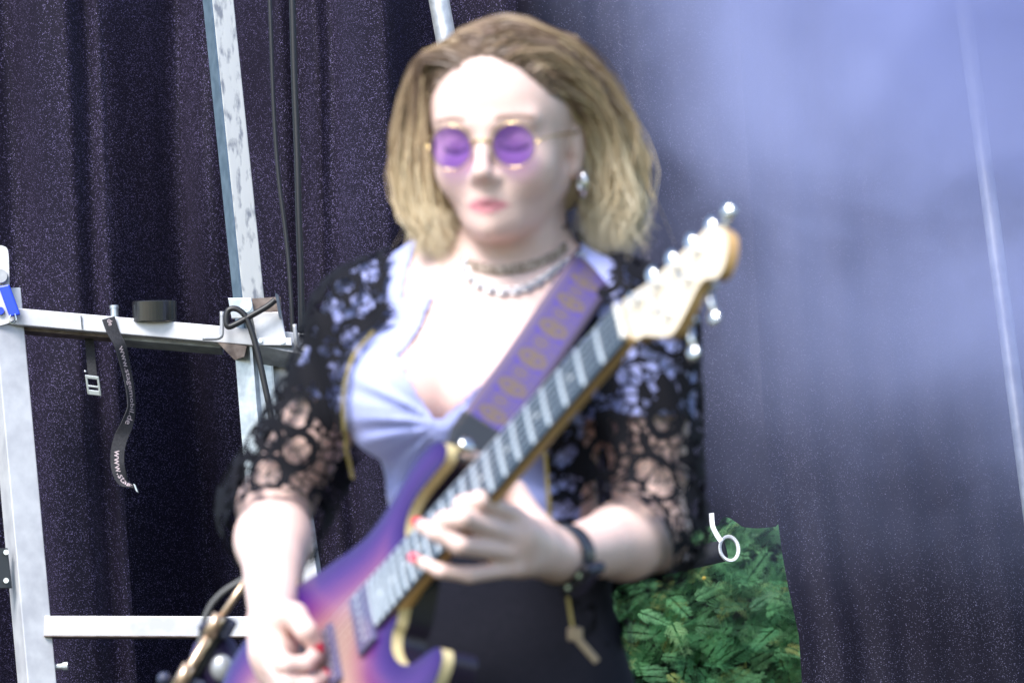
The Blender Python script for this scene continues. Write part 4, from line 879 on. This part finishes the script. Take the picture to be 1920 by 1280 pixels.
for i, (x, y) in enumerate(posts):
    mb = MB(); mb.cyl((x,y,-.0072), (x,y,-.004), .0056, 14); mb.cyl((x,y,-.004), (x,y,.005), .0034, 12); tp = mb.build('tuning_post', M['chrome'], hs_, world=False)
    d = np.array([-.1,-1,0]) if i < 4 else np.array([.1,1,0]); q = np.array([x, y, -.026]); e = q+d*(.030 if i < 4 else .034)
    mb = MB(); mb.box(q, (.008,0,0), (0,.008,0), (0,0,.006), .002); mb.cyl(q, e, .0026, 8); mb.ball(e+d*.004, (.0075,.0095,.004), 8); mb.build('tuning_key', M['chrome'], tp, smooth=True, world=False)
mb = MB(); q = np.array([-.158,.012,-.012]); mb.cyl(q, q+np.array([-.014,-.006,.004]), .003, 8); mb.ball(q+np.array([-.019,-.008,.005]), (.0085,.0085,.006), 8); mb.build('tuning_key', M['chrome'], hs_, smooth=True, world=False)
for x, y, l_ in ((-.048,.013,.009),):
    mb = MB(); mb.cyl((x, y-l_, -.004), (x, y+l_, -.004), .003, 8); mb.build('string_guide', M['chrome'], hs_, world=False)
# strings
for i in range(6):
    y0 = -.0175+.007*i; y1 = -.026+.0104*i; r_ = .00062-.00007*i; px_t, py_t = posts[i] if i < 4 else posts[4 if i == 5 else 5]
    mb = MB(); mb.tube([(px_t, py_t, -.001), (-.003, y0, .0022), (.648, y1, .0042)], r_, 5); mb.build('string', nickel, gt, world=False)
# pickups, bridge, knobs
cov = mat('pickup_cover', (.10,.09,.18), .2); bs(cov).inputs['Coat Weight'].default_value = .8
for x, wx_, sl_ in ((.492,.0165,0), (.556,.0095,0), (.612,.0185,0)):
    mb = MB(); mb.box((x,.002,-.0055), (wx_,0,0), (0,.036,0), (0,0,.0045), .003); pk = mb.build('pickup', cov, gt, world=False)
    for y in np.linspace(-.026,.026,6):
        mb = MB(); mb.cyl((x,y,-.001), (x,y,-.0003), .0024, 10); mb.build('pole_piece', nickel, pk, world=False)
mb = MB(); mb.box((.652,0,-.005), (.018,0,0), (0,.039,0), (0,0,.0035), .002); bd = mb.build('bridge', M['chrome'], gt, world=False)
for i in range(6):
    mb = MB(); mb.box((.652,-.026+.0104*i,.0005), (.012,0,0), (0,.0045,0), (0,0,.0025), .001); mb.build('saddle', M['chrome'], bd, world=False)
for x, y in ((.665,.085),(.705,.11),(.735,.075)):
    mb = MB(); mb.ring((x,y,-.0085), (1,0,0), (0,1,0), (0,0,1), [(.0001,0),(.0095,0),(.0085,.014),(.0001,.014)], 20); mb.build('control_knob', mat('knob_black', (.03,.03,.03), .3), gt, world=False)
mb = MB(); mb.cyl((.600,.098,-.0085),(.594,.110,.008), .002, 8); mb.ball((.593,.111,.010), .0035, 6); mb.build('pickup_switch', M['chrome'], gt, world=False)
mb = MB(); mb.ring((.306,-.086,-.028), (0,1,0), (0,0,1), (-1,0,0), [(.0001,-.004),(.0055,-.004),(.0055,.006),(.0085,.007),(.0085,.011),(.0001,.012)], 18); mb.build('strap_button', M['chrome'], gt, smooth=True, world=False)
mb = MB(); mb.ring((.815,0,-.030), (0,1,0), (0,0,1), (1,0,0), [(.0001,-.004),(.0055,-.004),(.0055,.006),(.0085,.007),(.0085,.011),(.0001,.012)], 18); mb.build('strap_button', M['chrome'], gt, smooth=True, world=False)
# ------------------------------------------------------------------ strap
stc = [(1070,640,4.835),(1108,540,4.80),(1130,488,4.725),(1116,500,4.648),(1082,550,4.578),(1040,612,4.532),(985,692,4.495),(935,762,4.455),(905,806,4.425)]
sp_ = crom(np.array([C(*q) for q in stc]), 10)
gs = empty('guitar_strap', P(905,806,4.425), 'purple woven guitar strap with gold medallion pattern over the shoulder', 'guitar strap')
def strap_part(name, path, wid, mat_, thick=.0025, across=(.80,-.55,-.12)):
    path = W(path); wd = np.tile(Wv(np.array(across)), (len(path), 1)); T_, wd, nn = ribbon(path, wid, wd); n = len(path)
    cum = np.concatenate([[0], np.cumsum(np.linalg.norm(np.diff(path, axis=0), axis=1))]); cs = np.linspace(-1, 1, 7); V = []; uv = []
    for k in range(n):
        for sgn in (1, -1):
            for c_ in (cs if sgn > 0 else cs[::-1]): V.append(path[k]+wd[k]*c_*wid/2+nn[k]*sgn*thick/2); uv.append((cum[k], c_))
    F = [(i*14+j, i*14+(j+1) % 14, (i+1)*14+(j+1) % 14, (i+1)*14+j) for i in range(n-1) for j in range(14)]+[list(range(14)), list(range((n-1)*14, n*14))]
    return mesh(name, V, F, mat_, gs, uvs=np.array(uv))
wm = mat('woven_strap', (.2,.15,.4), .75); at_ = N(wm, 'Attribute', attribute_name='st'); sx = N(wm, 'SeparateXYZ'); L(wm, at_.outputs['Vector'], sx.inputs[0])
per = .046; ph = math_(wm, 'SUBTRACT', math_(wm, 'FRACT', math_(wm, 'DIVIDE', sx.outputs[0], per)), .5); ly = math_(wm, 'MULTIPLY', ph, per); lx = math_(wm, 'MULTIPLY', sx.outputs[1], .0275)
cmb = N(wm, 'CombineXYZ'); L(wm, lx, cmb.inputs[0]); L(wm, ly, cmb.inputs[1])
def circ(x, y, sx_=1., sy_=1.):
    a = math_(wm, 'MULTIPLY', math_(wm, 'SUBTRACT', lx, x), sx_); b = math_(wm, 'MULTIPLY', math_(wm, 'SUBTRACT', ly, y), sy_)
    return math_(wm, 'SQRT', math_(wm, 'ADD', math_(wm, 'MULTIPLY', a, a), math_(wm, 'MULTIPLY', b, b)))
def within(d, a, b=None):
    q = math_(wm, 'LESS_THAN', d, b if b is not None else a)
    return q if b is None else math_(wm, 'MULTIPLY', q, math_(wm, 'GREATER_THAN', d, a))
def mx_(*a):
    r = a[0]
    for q in a[1:]: r = math_(wm, 'MAXIMUM', r, q)
    return r
big = circ(0, -.011); med = circ(-.002, .0125)
goldmask = mx_(within(circ(-.0065,-.0115, 1, .9), .0045, .0095), within(circ(.0065,-.0115, 1, .9), .0045, .0095), within(circ(0,-.004), .0042), within(circ(-.0065,-.0115), .002), within(circ(.0065,-.0115), .002), within(med, .0068, .0092), within(med, .003), within(math_(wm, 'ABSOLUTE', lx), .0235, .0255))
bluemask = mx_(within(med, .0098, .0115), within(circ(.014,.001), .0028), within(circ(-.014,.0005), .0028), within(circ(.0125,-.019), .0025), within(circ(-.013,-.0195), .0025), within(circ(.016,.012), .002), within(big, .0142, .0158))
m1 = N(wm, 'MixRGB'); L(wm, bluemask, m1.inputs[0]); m1.inputs[1].default_value = (.085,.06,.15,1); m1.inputs[2].default_value = (.05,.03,.26,1)
m2 = N(wm, 'MixRGB'); L(wm, goldmask, m2.inputs[0]); L(wm, m1.outputs[0], m2.inputs[1]); m2.inputs[2].default_value = (.12,.085,.06,1)
wn_ = N(wm, 'TexNoise', i_Scale=700.0); L(wm, coords(wm), wn_.inputs['Vector']); m3 = N(wm, 'MixRGB', blend_type='MULTIPLY'); m3.inputs[0].default_value = .5; L(wm, m2.outputs[0], m3.inputs[1]); L(wm, wn_.outputs['Color'], m3.inputs[2]); L(wm, m2.outputs[0], bs(wm).inputs['Base Color'])
strap_part('webbing', sp_, .054, wm)
lea = mat('strap_leather', (.03,.032,.036), .3)
lp_ = crom(np.array([C(912,797,4.428), C(893,822,4.405), C(872,842,4.385), C(852,850,4.366)]), 6); le = strap_part('leather_end', lp_, .058, lea, .004)
me_ = le.data; inv = le.matrix_world.inverted()
# the leather end tapers towards the button
nn_ = len(lp_)
co = np.array([v.co[:] for v in me_.vertices]).reshape(nn_, 14, 3); cen = co.mean(1, keepdims=True); sc__ = np.interp(np.linspace(0,1,nn_), [0,.45,1], [1,.95,.42])[:, None, None]; co = cen+(co-cen)*sc__
me_.vertices.foreach_set('co', co.ravel()); me_.update()
# ================================================================== MICROPHONE STAND (soft, close to the player)
DM = 4.98
ms = empty('microphone_stand', (*P(300,1330,DM)[:2], FLOOR), 'microphone boom stand with brass-coloured tube beside the picking arm', 'microphone stand')
brass = mat('brass_tube', (.62,.44,.30), .3, .8); blk = mat('stand_black', (.02,.02,.03), .4); dblue = mat('clamp_blue_black', (.03,.035,.07), .45)
mb = MB(); mb.tube([P(300,1345,DM), P(402,1175,DM), P(402,1175,DM)], .0062, 14); mb.cyl(P(400,1178,DM), P(470,1075,DM), .0042, 12); mb.build('boom_tube', brass, ms, smooth=True)
mb = MB(); mb.cyl(P(392,1190,DM), P(412,1152,DM), .0085, 16); mb.build('boom_collar', brass, ms, smooth=True)
mb = MB(); mb.cyl(P(332,1292,DM), P(356,1246,DM), .0090, 16); mb.build('boom_collar', brass, ms, smooth=True)
mb = MB(); mb.beam(P(408,1192,DM+.012), P(428,1156,DM+.012), .026, .02, -fwd, .004); mb.beam(P(388,1180,DM+.006), P(376,1168,DM+.006), .012, .012, -fwd, .003); mb.build('clamp', dblue, ms)
mb = MB(); mb.beam(P(346,1290,DM+.014), P(410,1180,DM+.014), .018, .012, -fwd, .003); mb.build('counter_arm', blk, ms)
mb = MB(); mb.beam(P(352,1305,DM+.01), P(368,1268,DM+.01), .03, .02, -fwd, .004); mb.ball(P(308,1272,DM-.004), .0085, 8); mb.build('clamp', dblue, ms, smooth=False)
mb = MB(); mb.ball(P(404,1240,DM+.03), (.03,.02,.036), 10); vio = mb.build('boom_swivel', mat('swivel_violet', (.035,.02,.075), .4), ms, smooth=True)
mb = MB(); mb.ball(P(416,1252,DM+.004), (.014,.009,.0165), 10); mb.build('swivel_screw', mat('screw_grey', (.33,.34,.36), .35, .5), ms, smooth=True)
b0 = P(398,1262,DM+.03); mb = MB(); mb.tube([b0, (b0[0], b0[1], FLOOR+.25)], .011, 16); mb.build('pole', blk, ms, smooth=True)
for k in range(3):
    t = k*2.094+.4; mb = MB(); mb.tube([(b0[0], b0[1], FLOOR+.27), (b0[0]+.30*math.cos(t), b0[1]+.30*math.sin(t), FLOOR+.012)], .008, 10); mb.build('leg', blk, ms, smooth=True)
mb = MB(); mb.tube(crom([P(q[0], q[1], DM+.02) for q in ((372,1230),(378,1180),(392,1140),(415,1112),(445,1092),(480,1075),(520,1090))], 6), .0034, 8); mb.build('microphone_cable', mat('cable_grey', (.10,.10,.10), .5), ms, smooth=True)
# ================================================================== STAGE SMOKE
sm = bpy.data.materials.new('stage_smoke'); sm.use_nodes = True; nt_ = sm.node_tree; nt_.nodes.remove(bs(sm))
pv = nt_.nodes.new('ShaderNodeVolumePrincipled'); pv.inputs['Color'].default_value = (.60,.655,1.0,1); pv.inputs['Anisotropy'].default_value = 0.0  # violet of the stage light put into the smoke's own colour
geo = N(sm, 'NewGeometry'); sx = N(sm, 'SeparateXYZ'); L(sm, geo.outputs['Position'], sx.inputs[0])
n1 = N(sm, 'TexNoise', i_Scale=3.2, i_Detail=4.0, i_Roughness=.55, i_Distortion=.6); L(sm, geo.outputs['Position'], n1.inputs['Vector'])
SMX0, SMX1 = .04, 1.5
gx = ramp(sm, math_(sm, 'DIVIDE', sx.outputs[0], 1.5), [(.03, (0,0,0)), (.13, (.06,.06,.06)), (.32, (.38,.38,.38)), (.52, (1,1,1))])
gz_o = math_(sm, 'POWER', math_(sm, 'MAXIMUM', math_(sm, 'DIVIDE', math_(sm, 'SUBTRACT', sx.outputs[2], 1.98), 1.15), .02), 1.7)  # denser upwards, density stands in for the glow at upper right
nr = N(sm, 'MapRange'); L(sm, n1.outputs['Fac'], nr.inputs[0]); nr.inputs[1].default_value = .40; nr.inputs[2].default_value = .62; nr.inputs[3].default_value = .2; nr.inputs[4].default_value = 1.75
dn = math_(sm, 'MULTIPLY', math_(sm, 'MULTIPLY', gx.outputs[0], gz_o), math_(sm, 'MULTIPLY', nr.outputs[0], 6.4)); L(sm, dn, pv.inputs['Density'])
L(sm, pv.outputs[0], nt_.nodes['Material Output'].inputs['Volume'])
mb = MB(); mb.box(((SMX0+SMX1)/2, 5.95, 2.35), ((SMX1-SMX0)/2,0,0), (0,.45,0), (0,0,1.15)); o = mb.build('stage_smoke', sm); tag(o, 'stage smoke with violet light mixed into its colour across the right side', 'smoke', kind='stuff')
